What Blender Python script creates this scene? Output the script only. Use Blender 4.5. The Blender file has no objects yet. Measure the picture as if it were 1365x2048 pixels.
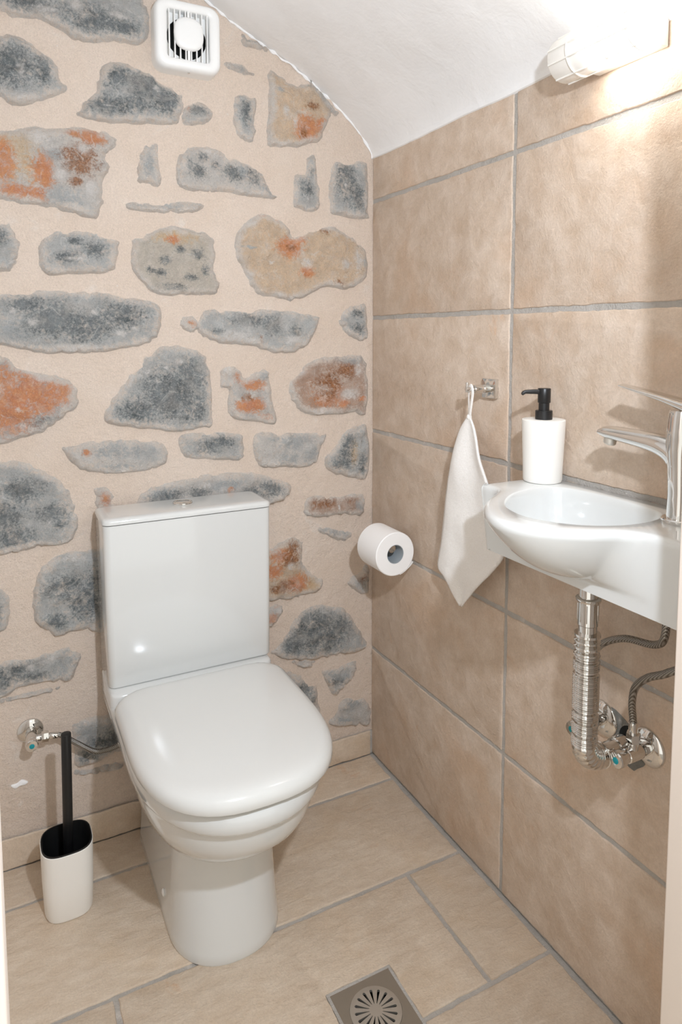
import bpy, bmesh, math, random
from mathutils import Vector, Matrix, noise
from mathutils.geometry import delaunay_2d_cdt

random.seed(7)
sc = bpy.context.scene
COL = sc.collection

# ------------------------------------------------------------------ camera
CAM = Vector((-0.9175, -1.6061, 1.1767))
YAW, PITCH, ROLL = 0.4736, -0.0851, -0.0011
FPX, CXP, CYP = 1368.74, 682.5, 787.6
_d = Vector((math.sin(YAW)*math.cos(PITCH), math.cos(YAW)*math.cos(PITCH), math.sin(PITCH)))
_r = Vector((math.cos(YAW), -math.sin(YAW), 0))
_u = _r.cross(_d)
_r2 = _r*math.cos(ROLL) + _u*math.sin(ROLL)
_u2 = -_r*math.sin(ROLL) + _u*math.cos(ROLL)
cd = bpy.data.cameras.new('camera')
cam = bpy.data.objects.new('camera', cd); COL.objects.link(cam)
cam.matrix_world = Matrix(((_r2.x, _u2.x, -_d.x, CAM.x), (_r2.y, _u2.y, -_d.y, CAM.y), (_r2.z, _u2.z, -_d.z, CAM.z), (0, 0, 0, 1)))
cd.sensor_fit = 'AUTO'; cd.sensor_width = 36.0
cd.lens = FPX/2048*36.0
cd.shift_x = (682.5-CXP)/2048
cd.shift_y = -(1024-CYP)/2048
cd.clip_start = 0.01
sc.camera = cam

# ------------------------------------------------------------------ light
sc.view_settings.view_transform = 'Standard'
sc.view_settings.look = 'None'
sc.view_settings.gamma = 1.0
sc.view_settings.use_curve_mapping = False
sc.view_settings.exposure = 0.03
sc.cycles.use_denoising = True
sc.cycles.max_bounces = 10
sc.cycles.diffuse_bounces = 6
w = bpy.data.worlds.new('hall_light'); sc.world = w; w.use_nodes = True
bg = w.node_tree.nodes['Background']
bg.inputs[0].default_value = (1.0, 0.98, 0.91, 1)
bg.inputs[1].default_value = 1.2
# photographer's flash held above the camera in the doorway
ld = bpy.data.lights.new('flash', 'SPOT'); ld.shadow_soft_size = 0.022; ld.spot_size = math.radians(140); ld.spot_blend = 1.0
ld.energy = 48; ld.color = (0.91, 1.0, 1.12)
fl = bpy.data.objects.new('flash', ld); COL.objects.link(fl)
fl.location = (-0.63, -1.52, 1.50)
fl.rotation_euler = (Vector((-0.70, 0.0, 0.95)) - Vector(fl.location)).to_track_quat('-Z', 'Y').to_euler()

# ------------------------------------------------------------------ helpers
def srgb(r, g, b):
    f = lambda c: (c/255/12.92) if c <= 10 else ((c/255+0.055)/1.055)**2.4
    return (f(r), f(g), f(b), 1.0)

ORG = {}
def org(o):
    return ORG.get(o.name, Vector((0, 0, 0))) if o else Vector((0, 0, 0))

class MB:
    """collects shapes, world coordinates"""
    def __init__(s): s.v = []; s.f = []; s.uv = None
    def add(s, v, f):
        n = len(s.v); s.v += [tuple(p) for p in v]; s.f += [tuple(i+n for i in q) for q in f]; return s

def build(name, mb, mat, parent=None, smooth=True, base=None, uvs=None, auto=None):
    if isinstance(mb, tuple): m2 = MB(); m2.add(*mb[:2]); mb = m2
    o0 = org(parent) if parent else (Vector(base) if base else Vector((0, 0, 0)))
    me = bpy.data.meshes.new(name)
    me.from_pydata([tuple(Vector(p)-o0) for p in mb.v], [], mb.f)
    bm = bmesh.new(); bm.from_mesh(me)
    bmesh.ops.recalc_face_normals(bm, faces=bm.faces)
    bm.to_mesh(me); bm.free()
    me.materials.append(mat)
    if smooth:
        for p in me.polygons: p.use_smooth = True
        try: me.set_sharp_from_angle(angle=math.radians(auto or 40))
        except Exception: pass
    o = bpy.data.objects.new(name, me); COL.objects.link(o)
    if parent: o.parent = parent
    elif base: o.location = base
    ORG[o.name] = o0
    return o

def tag(o, label=None, cat=None, group=None, kind=None):
    if label: o['label'] = label
    if cat: o['category'] = cat
    if group: o['group'] = group
    if kind: o['kind'] = kind
    return o

def thing(name, base, label, cat, group=None):
    o = bpy.data.objects.new(name, None); COL.objects.link(o)
    o.location = base; o.empty_display_size = 0.02
    ORG[o.name] = Vector(base)
    return tag(o, label, cat, group)

def loft(rings, cap0=True, cap1=True, closed=True):
    n = len(rings[0]); v = [p for r in rings for p in r]; f = []
    for i in range(len(rings)-1):
        for j in range(n if closed else n-1):
            k = (j+1) % n
            f.append((i*n+j, i*n+k, (i+1)*n+k, (i+1)*n+j))
    if cap0: f.append(tuple(range(n))[::-1])
    if cap1: f.append(tuple(range((len(rings)-1)*n, len(rings)*n)))
    return v, f

def frame(axis):
    a = Vector(axis).normalized()
    t = Vector((0, 0, 1)) if abs(a.z) < 0.9 else Vector((1, 0, 0))
    s = a.cross(t).normalized(); return a, s, s.cross(a)

def lathe(profile, c, axis=(0, 0, 1), seg=32, cap0=True, cap1=True):
    """profile = [(radius, height along axis)]"""
    a, s, t = frame(axis); c = Vector(c); rings = []
    for r, h in profile:
        r = max(r, 1e-5)
        rings.append([c + a*h + (s*math.cos(2*math.pi*j/seg) + t*math.sin(2*math.pi*j/seg))*r for j in range(seg)])
    return loft(rings, cap0, cap1)

def cyl(p, q, r, seg=20, bev=0.0):
    p, q = Vector(p), Vector(q); L = (q-p).length
    b = min(bev, L/3)
    prof = [(r, 0), (r, L)] if b <= 0 else [(r-b, 0), (r-b*.3, b*.3), (r, b), (r, L-b), (r-b*.3, L-b*.3), (r-b, L)]
    return lathe(prof, p, q-p, seg)

def catmull(pts, n=8, closed=False):
    P = [Vector(p) for p in pts]; out = []
    m = len(P)
    for i in range(m if closed else m-1):
        if closed: a, b, c, d = P[i-1], P[i], P[(i+1) % m], P[(i+2) % m]
        else: a, b, c, d = P[max(i-1, 0)], P[i], P[i+1], P[min(i+2, m-1)]
        for k in range(n):
            t = k/n
            out.append(0.5*((2*b) + (c-a)*t + (2*a-5*b+4*c-d)*t*t + (3*b-a-3*c+d)*t**3))
    if not closed: out.append(P[-1])
    return out

def sweep(path, radii, seg=16, up=(0, 0, 1), cap=True):
    """radii: number, list of numbers or list of (side, up)"""
    P = [Vector(p) for p in path]; n = len(P); rings = []
    T = [(P[min(i+1, n-1)] - P[max(i-1, 0)]).normalized() for i in range(n)]
    s = T[0].cross(Vector(up))
    if s.length < 1e-3: s = T[0].cross(Vector((1, 0, 0)))
    s.normalize()
    for i in range(n):
        s = (s - T[i]*s.dot(T[i])).normalized()
        t = s.cross(T[i])
        r = radii[i] if isinstance(radii, (list, tuple)) else radii
        a, b = r if isinstance(r, (list, tuple)) else (r, r)
        rings.append([P[i] + s*(a*math.cos(2*math.pi*j/seg)) + t*(b*math.sin(2*math.pi*j/seg)) for j in range(seg)])
    return loft(rings, cap, cap)

def rrect(hx, hy, r, n=5):
    pts = []
    for cx, cy, a0 in ((hx-r, hy-r, 0), (-hx+r, hy-r, 90), (-hx+r, -hy+r, 180), (hx-r, -hy+r, 270)):
        for k in range(n+1):
            a = math.radians(a0 + 90*k/n)
            pts.append((cx + r*math.cos(a), cy + r*math.sin(a)))
    return pts

def rbox(c, size, r=0.004, axis='Z', edge=0.002, n=4):
    """box with rounded side edges and softened ends; axis = extrusion axis"""
    c = Vector(c); h = [s/2 for s in size]
    ax = 'XYZ'.index(axis); u, v = [(1, 2), (2, 0), (0, 1)][ax]
    e = min(edge, h[ax]*.6)
    rings = []
    for w_, ins in ((-h[ax], e), (-h[ax]+e*.3, e*.3), (-h[ax]+e, 0), (h[ax]-e, 0), (h[ax]-e*.3, e*.3), (h[ax], e)):
        ring = []
        for a, b in rrect(h[u]-ins, h[v]-ins, max(r-ins*.5, 1e-4), n):
            p = [0, 0, 0]; p[u] = a; p[v] = b; p[ax] = w_
            ring.append(c + Vector(p))
        rings.append(ring)
    return loft(rings)

def hexprism(p, q, r):
    return cyl(p, q, r, 6, 0.001)

# ------------------------------------------------------------------ materials
def newmat(name):
    m = bpy.data.materials.new(name); m.use_nodes = True
    nt = m.node_tree; b = nt.nodes['Principled BSDF']
    return m, nt, b

def simple(name, col, rough=0.5, metal=0.0, spec=0.5, coat=0.0):
    m, nt, b = newmat(name)
    b.inputs['Base Color'].default_value = col; b.inputs['Roughness'].default_value = rough
    b.inputs['Metallic'].default_value = metal; b.inputs['Specular IOR Level'].default_value = spec
    if coat:
        b.inputs['Coat Weight'].default_value = coat; b.inputs['Coat Roughness'].default_value = 0.03
    tc = nt.nodes.new('ShaderNodeTexCoord'); nz = nt.nodes.new('ShaderNodeTexNoise')
    nz.inputs['Scale'].default_value = 40; nz.inputs['Detail'].default_value = 3
    nt.links.new(tc.outputs['Object'], nz.inputs['Vector'])
    mr = nt.nodes.new('ShaderNodeMapRange')
    mr.inputs['To Min'].default_value = max(rough*0.85, 0.01); mr.inputs['To Max'].default_value = min(rough*1.15, 1)
    nt.links.new(nz.outputs['Fac'], mr.inputs['Value']); nt.links.new(mr.outputs['Result'], b.inputs['Roughness'])
    return m

class NT:
    """little node-building shorthand"""
    def __init__(s, nt): s.nt = nt
    def node(s, t, **kw):
        n = s.nt.nodes.new(t)
        for k, v in kw.items(): setattr(n, k, v)
        return n
    def put(s, sock, val):
        if hasattr(val, 'is_output') or isinstance(val, bpy.types.NodeSocket): s.nt.links.new(val, sock)
        else: sock.default_value = val
    def noise(s, vec, scale, detail=6, rough=0.6, dist=0.0):
        n = s.node('ShaderNodeTexNoise'); s.put(n.inputs['Vector'], vec)
        n.inputs['Scale'].default_value = scale; n.inputs['Detail'].default_value = detail
        n.inputs['Roughness'].default_value = rough; n.inputs['Distortion'].default_value = dist
        return n.outputs['Fac']
    def math(s, op, a, b=0.0, clamp=False):
        n = s.node('ShaderNodeMath', operation=op); n.use_clamp = clamp
        s.put(n.inputs[0], a); s.put(n.inputs[1], b); return n.outputs[0]
    def mr(s, v, a, b, c=0.0, d=1.0, smooth=False):
        n = s.node('ShaderNodeMapRange'); n.clamp = True
        if smooth: n.interpolation_type = 'SMOOTHSTEP'
        s.put(n.inputs['Value'], v)
        for k, x in zip(('From Min', 'From Max', 'To Min', 'To Max'), (a, b, c, d)): n.inputs[k].default_value = x
        return n.outputs['Result']
    def mix(s, f, a, b, mode='MIX'):
        n = s.node('ShaderNodeMix', data_type='RGBA', blend_type=mode)
        s.put(n.inputs[0], f); s.put(n.inputs[6], a); s.put(n.inputs[7], b); return n.outputs[2]
    def bump(s, h, strength, dist, prev=None):
        n = s.node('ShaderNodeBump'); n.inputs['Strength'].default_value = strength
        n.inputs['Distance'].default_value = dist; s.put(n.inputs['Height'], h)
        if prev is not None: s.put(n.inputs['Normal'], prev)
        return n.outputs['Normal']

def vecscale(N, vec, s):
    m = N.node('ShaderNodeMapping'); N.put(m.inputs['Vector'], vec); m.inputs['Scale'].default_value = s
    return m.outputs['Vector']

def tile_mat(name, c_lo, c_hi, c_warm, stretch, rough=0.5):
    m, nt, b = newmat(name); N = NT(nt)
    geo = N.node('ShaderNodeNewGeometry').outputs['Position']
    oi = N.node('ShaderNodeObjectInfo').outputs['Random']
    off = N.node('ShaderNodeVectorMath', operation='SCALE'); off.inputs[0].default_value = (13.1, 7.7, 5.3); N.put(off.inputs['Scale'], oi)
    ad = N.node('ShaderNodeVectorMath', operation='ADD'); N.put(ad.inputs[0], geo); N.put(ad.inputs[1], off.outputs[0])
    p = ad.outputs[0]
    big = N.noise(p, 5, 5, .6, .4); mid = N.noise(vecscale(N, p, stretch), 22, 7, .65, .3); fine = N.noise(p, 260, 4, .7)
    col = N.mix(N.mr(mid, .3, .72), c_lo, c_hi)
    col = N.mix(N.math('MULTIPLY', N.mr(big, .48, .72, smooth=True), 0.5), col, c_warm)
    spot = N.mr(N.noise(p, 9, 4, .6, .8), .66, .78, 0, .45, True)
    col = N.mix(spot, col, srgb(205, 152, 104))
    tint = N.mr(oi, 0, 1, .93, 1.05)
    tn = N.node('ShaderNodeCombineColor'); [N.put(tn.inputs[i], tint) for i in range(3)]
    col = N.mix(1.0, col, tn.outputs[0], 'MULTIPLY')
    gr = N.mr(fine, .3, .7, .9, 1.06); gn = N.node('ShaderNodeCombineColor'); [N.put(gn.inputs[i], gr) for i in range(3)]
    col = N.mix(1.0, col, gn.outputs[0], 'MULTIPLY')
    N.put(b.inputs['Base Color'], col)
    N.put(b.inputs['Roughness'], N.mr(mid, .3, .7, rough-.08, rough+.1))
    b.inputs['Specular IOR Level'].default_value = 0.35
    n1 = N.bump(mid, .5, .007); n2 = N.bump(fine, .4, .0025, n1)
    N.put(b.inputs['Normal'], n2)
    return m

def sand_mat(name, c1, c2, grain=1.0):
    m, nt, b = newmat(name); N = NT(nt)
    p = N.node('ShaderNodeNewGeometry').outputs['Position']
    big = N.noise(p, 7, 6, .6, .5); fine = N.noise(p, 330, 4, .75); mid = N.noise(p, 45, 5, .6)
    col = N.mix(N.mr(big, .35, .68), c1, c2)
    pale = N.mr(N.noise(p, 14, 5, .65, .6), .60, .74, 0, .7, True)
    col = N.mix(pale, col, srgb(232, 222, 212))
    specks = N.mr(N.noise(p, 95, 2, .5), .73, .77, 0, .5)
    col = N.mix(specks, col, srgb(240, 236, 230))
    g = N.mr(fine, .3, .7, .86, 1.08); gn = N.node('ShaderNodeCombineColor'); [N.put(gn.inputs[i], g) for i in range(3)]
    col = N.mix(grain, col, gn.outputs[0], 'MULTIPLY')
    N.put(b.inputs['Base Color'], col); b.inputs['Roughness'].default_value = .95
    b.inputs['Specular IOR Level'].default_value = .15
    n1 = N.bump(mid, .6, .009); n2 = N.bump(fine, .7, .004, n1); N.put(b.inputs['Normal'], n2)
    return m

def stone_mat():
    m, nt, b = newmat('field_stone'); N = NT(nt)
    p = N.node('ShaderNodeNewGeometry').outputs['Position']
    def attr(nm):
        a = N.node('ShaderNodeAttribute'); a.attribute_name = nm; return a
    base = attr('base').outputs['Color']
    def chan(nm):
        s = N.node('ShaderNodeSeparateColor'); N.put(s.inputs[0], attr(nm).outputs['Color']); return s.outputs
    dk, og, wh = chan('pa'); rim, br, oc = chan('pb'); gy = chan('pc')[0]
    n1 = N.noise(p, 34, 9, .68, .6); n2 = N.noise(p, 130, 7, .75); n3 = N.noise(p, 420, 4, .75); n4 = N.noise(p, 62, 8, .7, 1.2); n5 = N.noise(p, 16, 6, .6, .5)
    ctr = lambda n, k: N.math('MULTIPLY', N.math('SUBTRACT', n, .5), k)
    def mask(v, n, k, lo, hi):
        return N.mr(N.math('ADD', v, ctr(n, k)), lo, hi, 0, 1, True)
    def mul(c, v):
        vn = N.node('ShaderNodeCombineColor'); [N.put(vn.inputs[i], v) for i in range(3)]
        return N.mix(1.0, c, vn.outputs[0], 'MULTIPLY')
    avg = lambda a, x, y: N.math('ADD', N.math('MULTIPLY', a, x), N.math('MULTIPLY', y, 1-x))
    n6 = N.noise(p, 230, 6, .75); fine = avg(n6, .6, n3); rag = avg(n4, .55, n2)
    col = mul(base, N.mr(avg(n1, .5, n2), .35, .65, .80, 1.10))
    col = N.mix(N.math('MULTIPLY', mask(oc, n4, 2.4, .3, 1.0), .8), col, srgb(224, 194, 156))
    col = N.mix(N.math('MULTIPLY', mask(gy, rag, 2.4, .3, .9), .9), col, srgb(184, 187, 187))
    dmix = N.math('MULTIPLY', mask(dk, avg(n6, .6, n2), 3.8, .26, 1.0), .92)
    dcol = N.mix(N.mr(n1, .35, .65), srgb(80, 90, 93), srgb(140, 147, 149))
    col = N.mix(dmix, col, dcol)
    ocol = N.mix(N.mr(rag, .38, .62), srgb(206, 108, 52), srgb(233, 172, 126))
    col = N.mix(N.math('MULTIPLY', mask(og, rag, 2.4, .20, .80), .95), col, ocol)
    bcol = N.mix(N.mr(fine, .38, .62), srgb(104, 62, 38), srgb(202, 142, 96))
    col = N.mix(N.math('MULTIPLY', mask(br, rag, 3.0, .3, .95), .88), col, bcol)
    # lime wash left on the stone: given smears and scattered flecks
    col = N.mix(N.math('MULTIPLY', mask(wh, rag, 3.2, .40, 1.05), .85), col, srgb(236, 231, 226))
    fl = N.mr(fine, .575, .66, 0, .75)
    col = N.mix(fl, col, srgb(232, 228, 223))
    film = N.mr(n5, .50, .72, 0, .45, True)
    col = N.mix(film, col, srgb(222, 214, 206))
    vein = N.node('ShaderNodeTexVoronoi', feature='DISTANCE_TO_EDGE'); N.put(vein.inputs['Vector'], p); vein.inputs['Scale'].default_value = 17
    col = N.mix(N.math('MULTIPLY', N.mr(vein.outputs['Distance'], .0, .025, .5, 0), N.mr(n1, .5, .6)), col, srgb(235, 232, 228))
    # mortar feathering over the stone's margin, wider in places
    rm = mask(N.math('ADD', rim, ctr(n5, 1.8)), rag, 2.8, .20, 1.12)
    edge = N.mix(N.mr(n4, .35, .65), srgb(232, 217, 203), srgb(228, 223, 217))
    col = N.mix(rm, edge, col)
    col = mul(col, N.mr(n3, .3, .7, .84, 1.1))
    N.put(b.inputs['Base Color'], col); b.inputs['Roughness'].default_value = .85
    b.inputs['Specular IOR Level'].default_value = .2
    a1 = N.bump(n1, .7, .022); a2 = N.bump(n2, .7, .008, a1); a3 = N.bump(n3, .4, .003, a2)
    N.put(b.inputs['Normal'], a3)
    return m

def braid_mat():
    m, nt, b = newmat('braided_steel'); N = NT(nt)
    p = N.node('ShaderNodeNewGeometry').outputs['Position']
    def wv(sx, sy, sz):
        wn = N.node('ShaderNodeTexWave', wave_type='BANDS', bands_direction='DIAGONAL')
        N.put(wn.inputs['Vector'], vecscale(N, p, (sx, sy, sz))); wn.inputs['Scale'].default_value = 170
        return wn.outputs['Fac']
    h = N.math('MULTIPLY', wv(1, 1, 1), wv(-1, -1, 1))
    N.put(b.inputs['Base Color'], N.mix(h, srgb(110, 106, 100), srgb(230, 227, 221)))
    b.inputs['Metallic'].default_value = 1; b.inputs['Roughness'].default_value = .3
    N.put(b.inputs['Normal'], N.bump(h, .5, .001))
    return m

def terry_mat():
    m, nt, b = newmat('terry_cloth'); N = NT(nt)
    p = N.node('ShaderNodeNewGeometry').outputs['Position']
    n = N.noise(p, 420, 4, .7); n2 = N.noise(p, 110, 4, .6)
    N.put(b.inputs['Base Color'], N.mix(N.mr(n, .3, .7), srgb(240, 235, 229), srgb(250, 247, 243)))
    b.inputs['Roughness'].default_value = 1; b.inputs['Specular IOR Level'].default_value = .1
    b.inputs['Sheen Weight'].default_value = .3
    N.put(b.inputs['Normal'], N.bump(n, .6, .002, N.bump(n2, .4, .003)))
    return m

def plaster_mat(name, col):
    m, nt, b = newmat(name); N = NT(nt)
    p = N.node('ShaderNodeNewGeometry').outputs['Position']
    n = N.noise(p, 12, 5, .55, .4); n2 = N.noise(p, 70, 5, .6); n3 = N.noise(p, 3.0, 4, .5)
    c2 = tuple(x*.94 for x in col[:3]) + (1,)
    N.put(b.inputs['Base Color'], N.mix(N.mr(n3, .35, .65), c2, col))
    b.inputs['Roughness'].default_value = .9; b.inputs['Specular IOR Level'].default_value = .15
    N.put(b.inputs['Normal'], N.bump(n, .25, .012, N.bump(n2, .2, .003)))
    return m

M = {}
M['tile_wall'] = tile_mat('wall_tile', srgb(197, 175, 154), srgb(219, 202, 186), srgb(203, 171, 142), (1, 1, 1), .5)
M['tile_floor'] = tile_mat('floor_tile', srgb(206, 186, 164), srgb(221, 205, 186), srgb(210, 185, 156), (1, 2.2, 1), .5)
M['grout_floor'] = sand_mat('floor_grout', srgb(188, 182, 174), srgb(204, 198, 191), .6)
M['grout'] = sand_mat('grout', srgb(186, 181, 174), srgb(200, 195, 189), .6)
M['mortar'] = sand_mat('lime_mortar', srgb(224, 206, 190), srgb(229, 213, 199), 1.0)
M['stone'] = stone_mat()
M['plaster'] = plaster_mat('white_plaster', srgb(247, 247, 247))
M['ceramic'] = simple('white_ceramic', srgb(216, 217, 215), .09, 0, .5, .5)
M['plastic'] = simple('white_plastic', srgb(240, 240, 238), .3)
M['seat'] = simple('seat_plastic', srgb(218, 218, 215), .16, 0, .5)
M['matte_white'] = simple('matte_white', srgb(240, 237, 231), .55)
M['paper'] = simple('tissue_paper', srgb(246, 244, 242), .95, 0, .1)
M['card'] = simple('cardboard', srgb(170, 176, 180), .9, 0, .1)
M['black'] = simple('black_plastic', srgb(22, 22, 23), .38)
M['black_in'] = simple('black_liner', srgb(12, 12, 13), .55)
M['dark'] = simple('dark_hollow', srgb(16, 20, 20), .8)
M['chrome'] = simple('chrome', (.74, .73, .71, 1), .05, 1.0)
M['steel'] = simple('brushed_steel', srgb(206, 202, 194), .42, .85)
M['steel_dark'] = simple('dull_steel', srgb(168, 160, 148), .5, .8)
M['teal'] = simple('teal_plastic', srgb(0, 140, 150), .35)
M['cement'] = sand_mat('grey_cement', srgb(128, 126, 120), srgb(150, 148, 142), 1.0)
M['paint'] = simple('painted_wood', srgb(236, 224, 214), .45)
M['braid'] = braid_mat()
M['terry'] = terry_mat()
M['rubber_shade'] = simple('rubber_and_gap_shade', srgb(96, 93, 89), .6)  # grey of the latch pad; on the seat ring it paints gap shade
def lamp_mat():
    m, nt, b = newmat('opal_glass')
    b.inputs['Base Color'].default_value = srgb(245, 240, 232); b.inputs['Roughness'].default_value = .25
    b.inputs['Emission Color'].default_value = (1.0, 0.97, 0.92, 1)
    b.inputs['Emission Strength'].default_value = 27
    return m
M['lamp'] = lamp_mat()

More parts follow.
